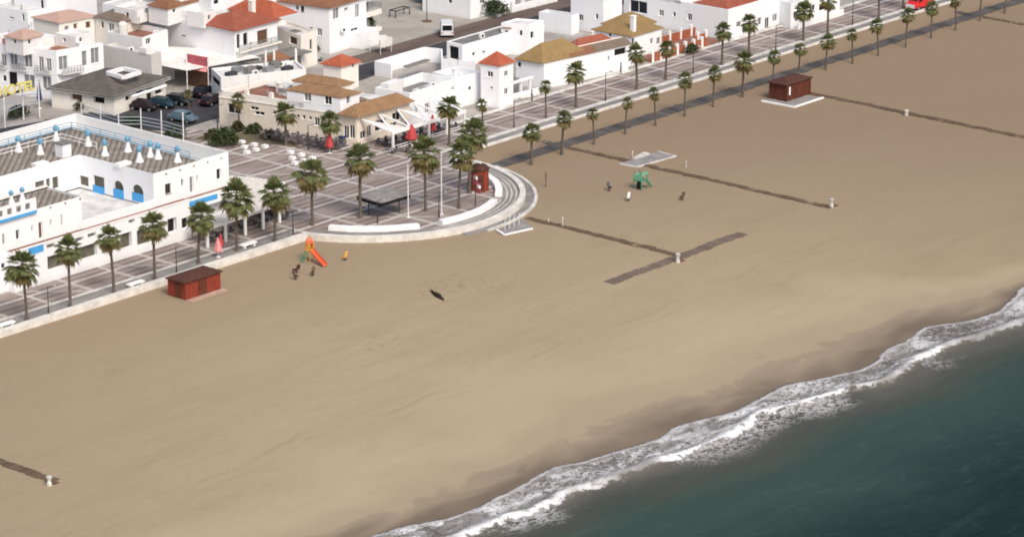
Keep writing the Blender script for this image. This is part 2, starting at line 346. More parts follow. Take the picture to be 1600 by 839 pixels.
# ------------------------------------------------------------------ mesh helper
class MB:
    def __init__(s): s.v = []; s.f = []; s.uv = []; s.mi = []
    def face(s, pts, uv=None, mi=0):
        i = len(s.v); s.v += [tuple(q) for q in pts]; s.f.append(tuple(range(i, i+len(pts)))); s.uv.append(uv); s.mi.append(mi)
    def box(s, x0, y0, z0, x1, y1, z1, mi=0):
        s.prism([(x0, y0), (x1, y0), (x1, y1), (x0, y1)], z0, z1, mi)
    def prism(s, poly, z0, z1, mi=0, bottom=True):
        a = sum(poly[i][0]*poly[(i+1) % len(poly)][1]-poly[(i+1) % len(poly)][0]*poly[i][1] for i in range(len(poly)))
        if a < 0: poly = poly[::-1]
        k = len(poly); zf = z1 if callable(z1) else (lambda q: z1)
        for i in range(k):
            a, b = poly[i], poly[(i+1) % k]
            s.face([(a[0], a[1], z0), (b[0], b[1], z0), (b[0], b[1], zf(b)), (a[0], a[1], zf(a))], mi=mi)
        s.face([(q[0], q[1], zf(q)) for q in poly], mi=mi)
        if bottom: s.face([(q[0], q[1], z0) for q in poly[::-1]], mi=mi)
    def tube(s, a, b, r0, r1=None, k=8, cap=True, mi=0):
        a, b = Vector(a), Vector(b); r1 = r0 if r1 is None else r1
        t = (b-a).normalized(); u = t.cross(Vector((0, 0, 1)) if abs(t.z) < .9 else Vector((1, 0, 0))).normalized(); v = t.cross(u)
        A = [a+(u*math.cos(i*2*math.pi/k)+v*math.sin(i*2*math.pi/k))*r0 for i in range(k)]
        B = [b+(u*math.cos(i*2*math.pi/k)+v*math.sin(i*2*math.pi/k))*r1 for i in range(k)]
        for i in range(k):
            q = (i+1) % k; s.face([A[q], A[i], B[i], B[q]], mi=mi)
        if cap: s.face(B[::-1], mi=mi); s.face(A, mi=mi)
    def lathe(s, c, prof, k=12, mi=0):
        rings = [[(c[0]+r*math.cos(2*math.pi*i/k), c[1]+r*math.sin(2*math.pi*i/k), z) for i in range(k)] for r, z in prof]
        for a, b in zip(rings, rings[1:]):
            for i in range(k):
                q = (i+1) % k; s.face([a[i], a[q], b[q], b[i]], mi=mi)
        s.face(rings[-1], mi=mi); s.face(rings[0][::-1], mi=mi)
    def bar(s, a, b, wd, ht, mi=0):                 # beam of rectangular section between two points (top at z)
        a, b = Vector(a), Vector(b); t = (b-a).normalized()
        sd_ = t.cross(Vector((0, 0, 1)));  sd_ = sd_.normalized() if sd_.length > 1e-4 else Vector((1, 0, 0))
        up = sd_.cross(t); sd_ *= wd/2; up *= ht/2
        A = [a-sd_-up, a+sd_-up, a+sd_+up, a-sd_+up]; B = [q+(b-a) for q in A]
        for i in range(4):
            q = (i+1) % 4; s.face([A[i], A[q], B[q], B[i]], mi=mi)
        s.face(A[::-1], mi=mi); s.face(B, mi=mi)
    def build(s, name, mat, parent=None, smooth=False, uvs=False):
        mats = mat if isinstance(mat, (list, tuple)) else [mat]
        me = bpy.data.meshes.new(name)
        o0 = Vector((0, 0, 0))
        q = parent
        while q is not None: o0 += Vector(q.location); q = q.parent
        me.from_pydata([(a[0]-o0.x, a[1]-o0.y, a[2]-o0.z) for a in s.v], [], s.f)
        for m in mats: me.materials.append(M[m] if isinstance(m, str) else m)
        for i, pl in enumerate(me.polygons):
            pl.material_index = s.mi[i]; pl.use_smooth = smooth
        if any(u is not None for u in s.uv):
            L = me.uv_layers.new(name='UVMap')
            for i, pl in enumerate(me.polygons):
                if s.uv[i]:
                    for k, li in enumerate(pl.loop_indices): L.data[li].uv = s.uv[i][k]
        o = bpy.data.objects.new(name, me); COL.objects.link(o)
        if parent is not None: o.parent = parent
        return o

def tag(o, label, cat, group=None):
    o['label'] = label; o['category'] = cat
    if group: o['group'] = group
    return o
def thing(name, loc, label, cat, group=None):
    o = bpy.data.objects.new(name, None); o.empty_display_size = .3; COL.objects.link(o); o.location = loc
    return tag(o, label, cat, group)
def struct(o, kind='structure'):
    o['kind'] = kind; return o
def copy_tree(src, loc, label=None, rz=None, sc=None):
    c = src.copy(); COL.objects.link(c); c.location = loc
    if label: c['label'] = label
    if rz is not None: c.rotation_euler = (0, 0, rz)
    if sc is not None: c.scale = (sc, sc, sc)
    for ch in src.children:
        d = ch.copy(); COL.objects.link(d); d.parent = c
        for g in ch.children:
            e = g.copy(); COL.objects.link(e); e.parent = d
    return c
def lerp(a, b, t): return tuple(x+(y-x)*t for x, y in zip(a, b))

# ------------------------------------------------------------------ setting: terrain, sand, sea
PC, PR = (-11.0, 9.0), 19.8                        # plaza centre and radius
a0 = math.atan2(3-PC[1], -math.sqrt(PR**2-36)); a1 = math.atan2(13-PC[1], math.sqrt(PR**2-16))
def arc(r, s=a0, e=a1, k=48):
    if s > e: s -= 2*math.pi
    return [(PC[0]+r*math.cos(s+(e-s)*i/k), PC[1]+r*math.sin(s+(e-s)*i/k)) for i in range(k+1)]
edge = [(-400, 3.0)] + arc(PR) + [(700, 13.0)]
m = MB(); m.prism(edge + [(700, 900), (-400, 900)], -1.2, .45, bottom=False)
struct(m.build('ground', 'terrain'))

SW = [(586,839),(646,821),(699,812),(747,797),(770,782),(819,761),(856,737),(875,729),(912,724),(972,705),(1036,686),(1055,669),(1085,660),(1110,655),(1150,645),(1175,632),(1205,615),(1230,602),(1275,595),(1345,580),(1375,565),(1385,550),(1425,532),(1450,510),(1470,510),(1520,502),(1565,487),(1600,450)]
OU = [(725,839),(762,825),(792,810),(837,800),(860,787),(894,767),(950,752),(1006,731),(1036,720),(1100,701),(1120,695),(1160,668),(1195,645),(1235,640),(1280,625),(1350,605),(1385,597),(1440,560),(1500,535),(1565,517),(1600,502)]
WE = [(511,829),(612,795),(710,754),(762,735),(916,667),(969,641),(1100,615),(1165,580),(1300,535),(1425,485),(1525,465),(1600,435)]
ZS = -.55
def table(px, z):
    pts = sorted((at(u, v, z)[0], -at(u, v, z)[1]) for u, v in px)
    def f(X):
        if X <= pts[0][0]: return pts[0][1] + .8*math.sin((X-pts[0][0])*.21) + .02*(X-pts[0][0])
        if X >= pts[-1][0]: return pts[-1][1] + .8*math.sin((X-pts[-1][0])*.19)
        for (xa, ya), (xb, yb) in zip(pts, pts[1:]):
            if xa <= X <= xb: return ya+(yb-ya)*(X-xa)/max(xb-xa, 1e-6)
    return f
fS, fO, fW = table(SW, ZS), table(OU, ZS), table(WE, -.3)
def smooth(f):
    c = {}
    def g(X):
        k = round(X, 3)
        if k not in c: c[k] = sum(f(X+o) for o in (-.9, -.45, 0, .45, .9))/5
        return c[k]
    return g
fS, fO, fW = smooth(fS), smooth(fO), smooth(fW)
def sand_z(X, b):
    s = fS(X); t = (b-(s-26))/26
    z = 0 if t <= 0 else ZS*min(t, 3.0)**1.3
    return z
xs = [-400, -300, -220, -180] + [-150+i*1.0 for i in range(321)] + [190, 220, 280, 400, 700]
bs = [-60, -30] + [-20+i*1 for i in range(16)] + [-4+i*2 for i in range(28)] + [52+i*.7 for i in range(60)] + [96, 110, 150, 260]
grid = []; wet = []
for X in xs:
    Xc = max(-150, min(170, X)); s_, w_ = fS(Xc), fW(Xc)
    for b in bs:
        und = .025*math.sin(X*.21+b*.13)+.02*math.sin(X*.07-b*.31) if b > -4 else 0
        dr = max(0, min(1, (-b-8.0)/4.5)); dr = .40*dr*dr*(3-2*dr)*(1 if X > 6 else 0)
        grid.append((X, -b, sand_z(Xc, b)+und*(1 if b < 60 else 0)+dr)); wet.append((b-w_)/max(s_-w_, 1.5))
nb = len(bs)
fc = [(i*nb+j, i*nb+j+1, (i+1)*nb+j+1, (i+1)*nb+j) for i in range(len(xs)-1) for j in range(nb-1)]
me = bpy.data.meshes.new('sand'); me.from_pydata(grid, [], fc); me.materials.append(M['sand'])
at_ = me.attributes.new('wet', 'FLOAT', 'POINT'); at_.data.foreach_set('value', wet)
for pl in me.polygons: pl.use_smooth = True
o = bpy.data.objects.new('sand', me); COL.objects.link(o); struct(o)

xs = [-400, -300] + [-220+i*.8 for i in range(476)] + [240, 400, 700]
ds = [-2.5, -1.5, -.8, -.3, 0] + [.35*i for i in range(1, 40)] + [14.5+i*1.2 for i in range(30)] + [55, 65, 80, 100, 140, 220, 500]
grid = []; dv = []; wv_ = []
for X in xs:
    Xc = max(-220, min(160, X)); s_ = fS(Xc); w_ = max(fO(Xc)-s_, 1.2)
    for d_ in ds:
        e_ = d_-w_
        z = ZS + .02 + (.04*d_ if d_ < 0 else 0)
        z += .42*math.exp(-((e_+.3)/.8)**2) + .10*math.exp(-((d_-.3)/.5)**2) if d_ > -.5 else 0
        z += (.10*math.sin(d_*.45+X*.06+2*math.sin(X*.05))*min(1, max(0, e_/8))) if e_ > 0 else 0
        grid.append((X, -(s_+d_), z)); dv.append(d_); wv_.append(w_)
nb = len(ds)
fc = [(i*nb+j, i*nb+j+1, (i+1)*nb+j+1, (i+1)*nb+j) for i in range(len(xs)-1) for j in range(nb-1)]
me = bpy.data.meshes.new('sea'); me.from_pydata(grid, [], fc); me.materials.append(M['sea'])
for nm, vals in (('d', dv), ('w', wv_)):
    q = me.attributes.new(nm, 'FLOAT', 'POINT'); q.data.foreach_set('value', vals)
for pl in me.polygons: pl.use_smooth = True
o = bpy.data.objects.new('sea', me); COL.objects.link(o); struct(o)

def sheet(name, poly, z, mat, th=.03):
    m = MB(); m.prism(list(poly), z-th, z, bottom=False); return struct(m.build(name, mat))

# ------------------------------------------------------------------ paved ground, roads, kerbs
PAVE = [(-400, 3.0)] + arc(PR) + [(400, 13.0), (400, 24.4), (16, 24.4), (16.5, 27.5), (5.5, 27), (-2.2, 46), (-5, 49), (-36, 49), (-36, 13), (-400, 13)]
sheet('promenade', PAVE, .50, 'paving', .1)
sheet('planting_bed', [(-2.7, 46), (-7.5, 45), (-6.4, 38.5), (-3.2, 37.3), (-1.2, 30.5), (1.4, 36.5)], .515, 'earth')
sheet('planting_strip', [(-12, 47), (-7.5, 45), (-10, 66), (-14, 68)], .515, 'earth')
sheet('kerb_strip', [(-400, 3.3), (-31, 3.3), (-29.5, 5.6), (-400, 5.6)], .51, 'greystrip')
sheet('kerb_line', [(-400, 5.75), (-29.5, 5.75), (-29.5, 6.25), (-400, 6.25)], .512, 'kerb')
sheet('kerb_strip', [(9.0, 13.35), (400, 13.35), (400, 14.7), (9.0, 14.7)], .51, 'greystrip')
sheet('kerb_line', [(9.0, 14.8), (400, 14.8), (400, 15.6), (9.0, 15.6)], .512, 'kerb')
sheet('kerb_line', [(14, 23.3), (200, 23.3), (200, 24.3), (14, 24.3)], .512, 'kerb')
ring = arc(19.1, a0, a1-.02, 40); sheet('plaza_ring', ring + arc(17.1, a0, a1-.02, 40)[::-1], .512, 'greystrip')
for rr in (17.45, 18.05, 18.65):
    A_ = arc(rr+.14, a0+.9, a1-.03, 40); B_ = arc(rr, a0+.9, a1-.03, 40); sheet('plaza_ring', A_+B_[::-1], .53, 'kerb')
def ang(u, v, z=.5):
    q = at(u, v, z); t = math.atan2(q[1]-PC[1], q[0]-PC[0]); return t
def ringwall(r0, r1, s, e, z0, z1, k=36):
    while e < s: e += 2*math.pi
    m = MB(); A = arc(r0, s, e, k); B = arc(r1, s, e, k)
    for i in range(k):
        m.prism([A[i], A[i+1], B[i+1], B[i]], z0, z1)
    return m
r0_, r1_ = ang(690, 372, 0), ang(770, 262, 0)
ow = ringwall(19.95, 21.0, r0_+.15, r1_, -.6, .10); struct(ow.build('ramp', 'greystrip'))
o = ringwall(21.0, 21.45, r0_+.3, r1_, -.6, .22).build('kerb', 'kerb'); tag(o, 'outer curved pale kerb round the seaward side of the ramp', 'kerb')
m = ringwall(19.15, 19.9, a0, a1+2*math.pi-.03 if a1 < a0 else a1-.03, -.8, .78); tag(m.build('plaza_wall', 'stone'), 'curved low white wall bulging into the sand round the plaza', 'wall')
m = MB(); m.box(-400, 2.2, -.8, -29.7, 3.2, .70); tag(m.build('beach_wall', 'stone'), 'long low white wall between the near promenade and the sand', 'wall')
m = MB(); m.box(8.5, 12.6, -.8, 400, 13.2, .60); tag(m.build('beach_wall', 'stone'), 'low pale wall edging the far promenade beyond the plaza', 'wall')
for (ua, va, ub, vb, lb) in [(512,361,655,357,'straightest white curved seat wall, beside the near corner of the plaza'), (685,349,776,318,'middle white curved seat wall, seaward of the flagpoles'), (784,308,768,270,'short pale curved seat wall beside the red cabin')]:
    s, e = ang(ua, va), ang(ub, vb)
    o = ringwall(16.0, 16.9, s, e, .45, 1.05, 20); o = o.build('seat_wall', 'trim'); tag(o, lb, 'bench')
for (u, v, lb) in [(9,511,'white stone slab bench at the edge of the promenade farthest from the plaza'), (212,447,'white stone slab bench inland of the red beach hut'), (388,386,'white stone slab bench seaward of the slatted pergola')]:
    q = at(u, v); m = MB(); m.box(q[0]-1.2, q[1]-.35, .85, q[0]+1.2, q[1]+.35, 1.0)
    t = thing('bench', (q[0], q[1], .5), lb, 'bench', 'white slab benches along the beach wall'); m.build('seat', 'trim', t)
    for s in (-.8, .8):
        m = MB(); m.box(q[0]+s-.15, q[1]-.3, .5, q[0]+s+.15, q[1]+.3, .85); m.build('leg', 'stone', t)

sheet('street', [(-8, 66), (-9.5, 55), (-6.5, 50), (3.5, 50.5), (9, 50), (13, 58), (10, 64), (-2, 66)], .50, 'asphalt')
sheet('street', [(-140, 49.5), (-36, 49.5), (-20, 50), (-9.6, 54.5), (-8, 66), (-60, 78), (-140, 78)], .50, 'asphalt')
sheet('road', [(20, 48.2), (34, 50.0), (130, 51.5), (130, 57.2), (20, 55.5)], .50, 'asphalt')  # dark sheet paints the houses' shadow onto this half of the road
sheet('road', [(38, 56.1), (130, 57.2), (130, 61.8), (38, 60.2)], .505, 'brownroad')
sheet('pavement', [(8, 40), (20, 40), (34, 47.5), (34, 50), (20, 48.2), (10, 46)], .50, 'carpark')
sheet('parking_lot', [(44.5, 60.4), (74, 61.2), (74, 96), (44.5, 100)], .51, 'carpark')
sheet('yard', [(9, 64), (13, 58), (38, 56), (44, 61), (44, 85), (9, 90)], .49, 'terrain')

# long timber paths over the sand
def walkway(x0, y0, x1, y1, mat, z=.11):
    m = MB(); rnd = random.Random(int(x0*3+y0*7)); lx = (x1-x0) > (y1-y0); L = min(x1, 180)-x0 if lx else y1-y0; k = max(1, int(L/.9)); o_ = 0
    for i in range(k):
        a, b = i/k*L, (i+1)/k*L-.02; o_ = o_*.7+rnd.gauss(0, .05); e0, e1 = rnd.uniform(-.10, .16), rnd.uniform(-.10, .16); zz = z+rnd.uniform(-.012, .012)
        if lx: m.box(x0+a, y0+o_+e0, -.1, x0+b, y1+o_-e1, zz)
        else: m.box(x0+o_+e0, y0+a, -.1, x1+o_-e1, y0+b, zz)
    return struct(m.build('boardwalk', mat))
walkway(9.5, 5.1, 400, 7.5, 'walk_grey')
walkway(23.1, 7.6, 24.3, 13, 'walk_grey'); walkway(23.15, -38.6, 24.2, 5.0, 'walk_y', .10)
walkway(-5.5, -36.0, -4.35, -12.2, 'walk_y', .10); walkway(-5.5, -36.0, -4.35, -12.2, 'walk_y', .10) if False else None
walkway(67.7, -46, 68.8, -2.2, 'walk_y', .10); walkway(-106.2, -35.9, -105.0, 2.2, 'walk_y', .10)
walkway(123.0, -46, 124.1, 5.0, 'walk_y', .10); walkway(123.0, 7.6, 124.1, 12.4, 'walk_grey', .10)
walkway(-18.9, -37.7, 7.5, -36.1, 'walk_x', .09)
struct(sheet('path', [(9.0, 7.4), (10.2, 7.4), (10.2, 13), (9.0, 13)], .14, 'kerb'))

# ------------------------------------------------------------------ palms
def frond(mb, o, d, pitch, L, r, rnd, old):
    mi = 1 if old else 0
    ca, sa = math.cos(d), math.sin(d); cp, sp = math.cos(pitch), math.sin(pitch)
    f = Vector((ca*cp, sa*cp, sp)); sdv = Vector((-sa, ca, 0)); up = sdv.cross(f)*-1
    base = Vector(o); tip = base+f*L; tip.z -= .05*L*L*cp
    w_ = .022
    mb.face([base-sdv*w_, base+sdv*w_, tip+sdv*w_*.7, tip-sdv*w_*.7], mi=mi)
    f2 = (f - Vector((0, 0, .30*cp))).normalized(); up2 = f2.cross(sdv)
    K = 11
    for i in range(K):
        a = (-1+2*i/(K-1))*R(82); ln = r*(1-.22*abs(i-(K-1)/2)/((K-1)/2))*rnd.uniform(.86, 1.1)
        dr = f2*math.cos(a)+sdv*math.sin(a)
        q = up2*(-1 if up2.z < 0 else 1)
        md = tip+dr*ln*.55+q*.05; en = tip+dr*ln-Vector((0, 0, rnd.uniform(.04, .26)*ln))
        sd2 = dr.cross(q).normalized()*ln*.12
        mb.face([tip, md-sd2, en, md+sd2], mi=mi)
def crown_mesh(name, seed, n_, spread, olds):
    rnd = random.Random(seed); mb = MB(); ga = math.pi*(3-math.sqrt(5))
    for i in range(n_):
        t = (i+.5)/n_; pitch = R(84-146*t+rnd.uniform(-9, 9)); old = t > 1-olds
        frond(mb, (0, 0, rnd.uniform(-.12, .12)), i*ga+rnd.uniform(-.3, .3), pitch, (.62+.34*min(1, t*1.6))*spread*rnd.uniform(.85, 1.1), 1.0*spread*rnd.uniform(.85, 1.12), rnd, old)
    me = bpy.data.meshes.new(name); me.from_pydata([tuple(a) for a in mb.v], [], mb.f)
    me.materials.append(M['frond']); me.materials.append(M['frond_old'])
    for i, pl in enumerate(me.polygons): pl.material_index = mb.mi[i]
    return me
CROWN = [crown_mesh('crown', 3, 50, 1.0, .22), crown_mesh('crown', 5, 42, 1.0, .34), crown_mesh('crown', 9, 56, 1.0, .14), crown_mesh('crown', 14, 46, 1.0, .26), crown_mesh('crown', 17, 36, 1.0, .4)]
CROWN_THIN = [crown_mesh('crown', 21, 34, 1.0, .34), crown_mesh('crown', 23, 40, 1.0, .22)]
def palm(u, vb, vc, hw, z0, label, group, thin=False, k=0, lean=None):
    q = at(u, vb, z0); h = height(u, vb, vc, z0)
    dist = math.hypot(q[0]-CXY[0], q[1]-CXY[1]); rad = hw*dist/FPX*1.24*(.90+.2*((u*37+vb*11) % 17)/17)
    rnd = random.Random(int(u*7+vb))
    t = thing('palm_tree', (q[0], q[1], z0), label, 'palm tree', group)
    lx, ly = (rnd.gauss(0, .26), rnd.gauss(0, .26)) if lean is None else lean
    m = MB(); r = .17 if not thin else .125; r *= 1+.25*(h > 7.5)
    prof = [(0, r*1.75), (.3, r*1.3), (.9, r*1.08), (h*.35, r), (h*.7, r*.92), (h*.93, r*1.05), (h+.15, r*1.35), (h+.35, r*.7)]
    pts = [(q[0]+lx*(z/h)**2, q[1]+ly*(z/h)**2, z0+z, rr) for z, rr in prof]
    for a, b in zip(pts, pts[1:]): m.tube(a[:3], b[:3], a[3], b[3], 9, cap=False)
    m.build('trunk', 'trunk', t, smooth=True)
    c = bpy.data.objects.new('crown', (CROWN_THIN if thin else CROWN)[(k*3 + int(u)) % (2 if thin else 5)]); COL.objects.link(c); c.parent = t
    c.location = (lx, ly, h+.1); c.rotation_euler = (rnd.gauss(0, .12), rnd.gauss(0, .12), rnd.uniform(0, 6.28)); s = rad/1.72
    c.scale = (s, s, s*rnd.uniform(.95, 1.2))
    return t
ORD = ['first', 'second', 'third', 'fourth', 'fifth', 'sixth', 'seventh', 'eighth', 'ninth', 'tenth', 'eleventh', 'twelfth', 'thirteenth', 'fourteenth', 'fifteenth', 'sixteenth', 'seventeenth', 'eighteenth']
near = [(42,500,418,25), (110,480,392,22), (178,457,371,22), (242,437,353,22), (310,412,339,22), (370,392,308,24), (430,377,303,21), (488,352,272,24)]
nl = ['bushy fan palm at the picture\'s left edge, in front of the white hotel\'s end wall', 'thin-crowned fan palm second from the left edge, before the hotel gallery', 'dense fan palm third from the left edge, before the hotel gallery', 'fan palm just left of the red beach hut, on the promenade',
      'fan palm just inland of the red hut\'s right end', 'tall fan palm in front of the slatted pergola\'s middle', 'fan palm in front of the slatted pergola\'s right end', 'full fan palm between the pergola and the plaza, above the orange slide']
for i, ((u, vb, vc, hw), lb) in enumerate(zip(near, nl)): palm(u, vb, vc, hw, .5, lb, 'fan palms along the near promenade', k=i)
plz = [(563,340,250,25,'tall fan palm beside the flat grey shelter on the plaza'), (665,330,241,23,'tall fan palm between the two white flagpoles on the plaza'), (717,326,243,21,'fan palm left of the red plaza cabin, lower crown of a pair'), (733,302,208,22,'tallest fan palm behind the red plaza cabin, upper crown of a pair')]
for i, (u, vb, vc, hw, lb) in enumerate(plz): palm(u, vb, vc, hw, .5, lb, 'fan palms on the round plaza', k=i+1)
cafe = [(374,205,158,11,'small fan palm before the cream restaurant\'s left end'), (447,228,177,17,'fan palm beside the white stone cubes, before the cream wall'), (516,238,190,17,'fan palm at the front corner of the cream restaurant, by a red parasol'), (297,188,147,8,'little palm standing alone beside the dark asphalt street')]
for i, (u, vb, vc, hw, lb) in enumerate(cafe): palm(u, vb, vc, hw, .5, lb, 'fan palms round the cream restaurant', thin=i in (0, 3), k=i)
fp = [(702,228,166,18), (755,215,166,10), (853,185,135,10), (900,168,114,15), (995,140,83,14), (1040,125,78,13), (1128,102,49,14), (1170,85,37,13), (1255,64,18,14), (1293,55,4,12), (1373,30,-20,13), (1411,14,-35,13)]
fl = ['fan palm by the white corner wall and red parasols, first on the far promenade', 'small ragged fan palm before the white-walled house, far promenade', 'small fan palm before the tower house\'s low white wall', 'fan palm in front of the ochre-roofed house', 'fan palm beside the red-tiled porch, far promenade', 'fan palm in front of the red brick terrace', 'fan palm before the end wall of the long white house', 'fan palm before the first windows of the long white house', 'broad fan palm before the long white house\'s middle', 'tall fan palm before the far end of the long white house', 'palm trunk with its crown above the picture, left of the red van', 'palm trunk cut by the picture\'s top beside the red van']
for i, ((u, vb, vc, hw), lb) in enumerate(zip(fp, fl)): palm(u, vb, vc, hw, .5, lb, 'fan palms along the far promenade', k=i+2, thin=i in (1, 2))
bp = [(830,258,209,15), (878,242,186,13), (928,226,178,11), (977,210,163,10), (1024,197,147,10), (1070,182,126,12), (1114,167,115,11), (1160,152,96,17), (1207,140,90,10), (1248,122,76,11), (1290,110,66,12), (1332,100,55,9), (1372,88,41,12), (1415,75,25,12), (1455,60,13,10), (1493,48,1,10), (1531,33,-14,11), (1570,22,-26,11)]
for i, (u, vb, vc, hw) in enumerate(bp):
    lb = ORD[i]+' palm of the beach row beside the grey walk, counting from the plaza'
    palm(u, vb, vc, hw, 0, lb, 'young palms standing in the sand', thin=hw < 13, k=i)

# ------------------------------------------------------------------ shrubs and hedges (loose leaf masses)
def leafmass(mb, c, rx, ry, rz, n_, rnd, sz=.2):
    for _ in range(n_):
        a, z = rnd.uniform(0, 2*math.pi), rnd.uniform(-.4, 1); rr = math.sqrt(max(0, 1-z*z))*rnd.uniform(.55, 1.05)
        lump = 1+.22*math.sin(3*a+c[0])+.12*math.sin(7*z+5*a)
        p = Vector((c[0]+rx*rr*lump*math.cos(a), c[1]+ry*rr*lump*math.sin(a), c[2]+rz*z*lump*rnd.uniform(.8, 1.05)))
        d1 = Vector((rnd.gauss(0, 1), rnd.gauss(0, 1), rnd.gauss(0, .6))).normalized(); d2 = d1.cross(Vector((rnd.gauss(0, 1), rnd.gauss(0, 1), rnd.gauss(0, 1)))).normalized()
        s = sz*rnd.uniform(.6, 1.3)
        mb.face([p-d1*s, p+d2*s*.45, p+d1*s, p-d2*s*.45])
def shrub(u, v, rx, ry, h, label, group=None, mat='leaf', n_=900, name='shrub', cat='shrub', z=.5):
    q = at(u, v, z); rnd = random.Random(int(u*3+v)); t = thing(name, (q[0], q[1], z), label, cat, group)
    m = MB(); leafmass(m, (q[0], q[1], z+h*.42), rx, ry, h*.58, n_, rnd); m.build('foliage', mat, t)
    m = MB()
    for k in range(4):
        a = k*1.6; m.tube((q[0]+.1*math.cos(a), q[1]+.1*math.sin(a), z), (q[0]+rx*.5*math.cos(a), q[1]+ry*.5*math.sin(a), z+h*.6), .05, .02, 5)
    m.build('stem', 'bark', t)
shrub(350, 228, 1.9, 1.7, 2.3, 'large dark green shrub before the cream restaurant\'s left end', n_=1600)
shrub(333, 218, 1.0, 1.0, 1.3, 'smaller pale shrub left of the large dark green shrub', mat='leaf2', n_=500)
shrub(372, 206, .9, .8, 1.4, 'yellowish shrub against the cream wall under its left window', mat='leaf2', n_=500)
shrub(397, 208, 1.3, .9, 1.2, 'low green shrub along the cream wall beside white posts', n_=800)
shrub(420, 215, 1.1, .6, .9, 'low brownish shrub next to the cafe chairs', mat='leaf2', n_=500)
for i, (u, v, lb) in enumerate([(135, 172, 'green shrub behind the hotel\'s rear wall, below the dark pavilion'), (205, 200, 'dense green shrub beside the white rail fence, left of two alike'), (272, 216, 'dense green shrub beside the white rail fence, right of two alike'), (28, 184, 'yellow-green shrub behind the hotel\'s rear wall')]):
    shrub(u, v, 1.7, 1.0, 1.6, lb, mat='leaf' if i else 'leaf2', n_=800)
def hedge(pa, pb, wd, h, label, dens=260, mat='leaf'):
    a, b = at(*pa), at(*pb); L = math.hypot(b[0]-a[0], b[1]-a[1]); rnd = random.Random(int(pa[0]))
    t = thing('hedge', (a[0], a[1], .5), label, 'hedge'); m = MB()
    for k in range(int(L/1.1)+1):
        q = lerp(a, b, min(1, k*1.1/L)); leafmass(m, (q[0]+rnd.uniform(-.2, .2), q[1]+rnd.uniform(-.2, .2), .5+h*.45), wd*rnd.uniform(.8, 1.15), wd*rnd.uniform(.8, 1.1), h*.55*rnd.uniform(.85, 1.2), dens, rnd, .3)
    m.build('foliage', mat, t)
hedge((735, 20), (785, 27), 1.4, 2.4, 'dark green hedge at the seaward end of the car park')
hedge((655, 4), (733, 16), 1.3, 2.6, 'long dark hedge along the far side of the car park')
shrub(575, 58, 1.2, 1.2, 3.6, 'dark slender tree against the white apartment block', name='tree', cat='tree', n_=900)
shrub(462, 92, 1.5, 1.3, 2.6, 'dark bushy tree beside the parked cars behind the restaurant', name='tree', cat='tree', n_=900)
shrub(485, 84, 1.6, 1.0, 1.8, 'dark green shrub against the apartment block\'s side wall', n_=700)
shrub(1081, 84, 1.3, .8, 1.4, 'dark shrub at the corner of the red brick terrace', n_=500)

# ------------------------------------------------------------------ building kit
KIND = {'w': ('window', 'glass', 'trim'), 'g': ('window', 'glassgrey', 'trim'), 'd': ('door', 'wooddoor', 'trim'), 'k': ('door', 'dark', 'trim'),
        'o': ('opening', 'olive', 'trim'), 'v': ('opening', 'dark', 'trim'), 'b': ('window', 'glass', 'wooddoor'), 's': ('shutter', 'glassgrey', 'steel'), 'e': ('door', 'glassgrey', 'trim')}
def wallface(mb, a, b, z0, z1, holes, depth=.22):
    d = Vector((b[0]-a[0], b[1]-a[1], 0)); L = d.length; d.normalize(); nrm = Vector((d.y, -d.x, 0))
    pt = lambda s, z, k=0: (a[0]+d.x*s-nrm.x*k, a[1]+d.y*s-nrm.y*k, z)
    hs = [(max(.03, h[0]), min(L-.03, h[1]), max(z0+.02, h[2]), min(z1-.02, h[3])) for h in holes]
    hs = [h for h in hs if h[1]-h[0] > .05 and h[3]-h[2] > .05]
    S = sorted({0, L} | {h[0] for h in hs} | {h[1] for h in hs}); Z = sorted({z0, z1} | {h[2] for h in hs} | {h[3] for h in hs})
    for i in range(len(S)-1):
        for j in range(len(Z)-1):
            sc, zc = (S[i]+S[i+1])/2, (Z[j]+Z[j+1])/2
            if any(h[0] < sc < h[1] and h[2] < zc < h[3] for h in hs): continue
            mb.face([pt(S[i], Z[j]), pt(S[i+1], Z[j]), pt(S[i+1], Z[j+1]), pt(S[i], Z[j+1])])
    for s0, s1, za, zb in hs:
        mb.face([pt(s0, za), pt(s1, za), pt(s1, za, depth), pt(s0, za, depth)]); mb.face([pt(s0, zb, depth), pt(s1, zb, depth), pt(s1, zb), pt(s0, zb)])
        mb.face([pt(s0, za), pt(s0, za, depth), pt(s0, zb, depth), pt(s0, zb)]); mb.face([pt(s1, za, depth), pt(s1, za), pt(s1, zb), pt(s1, zb, depth)])
    return pt, hs
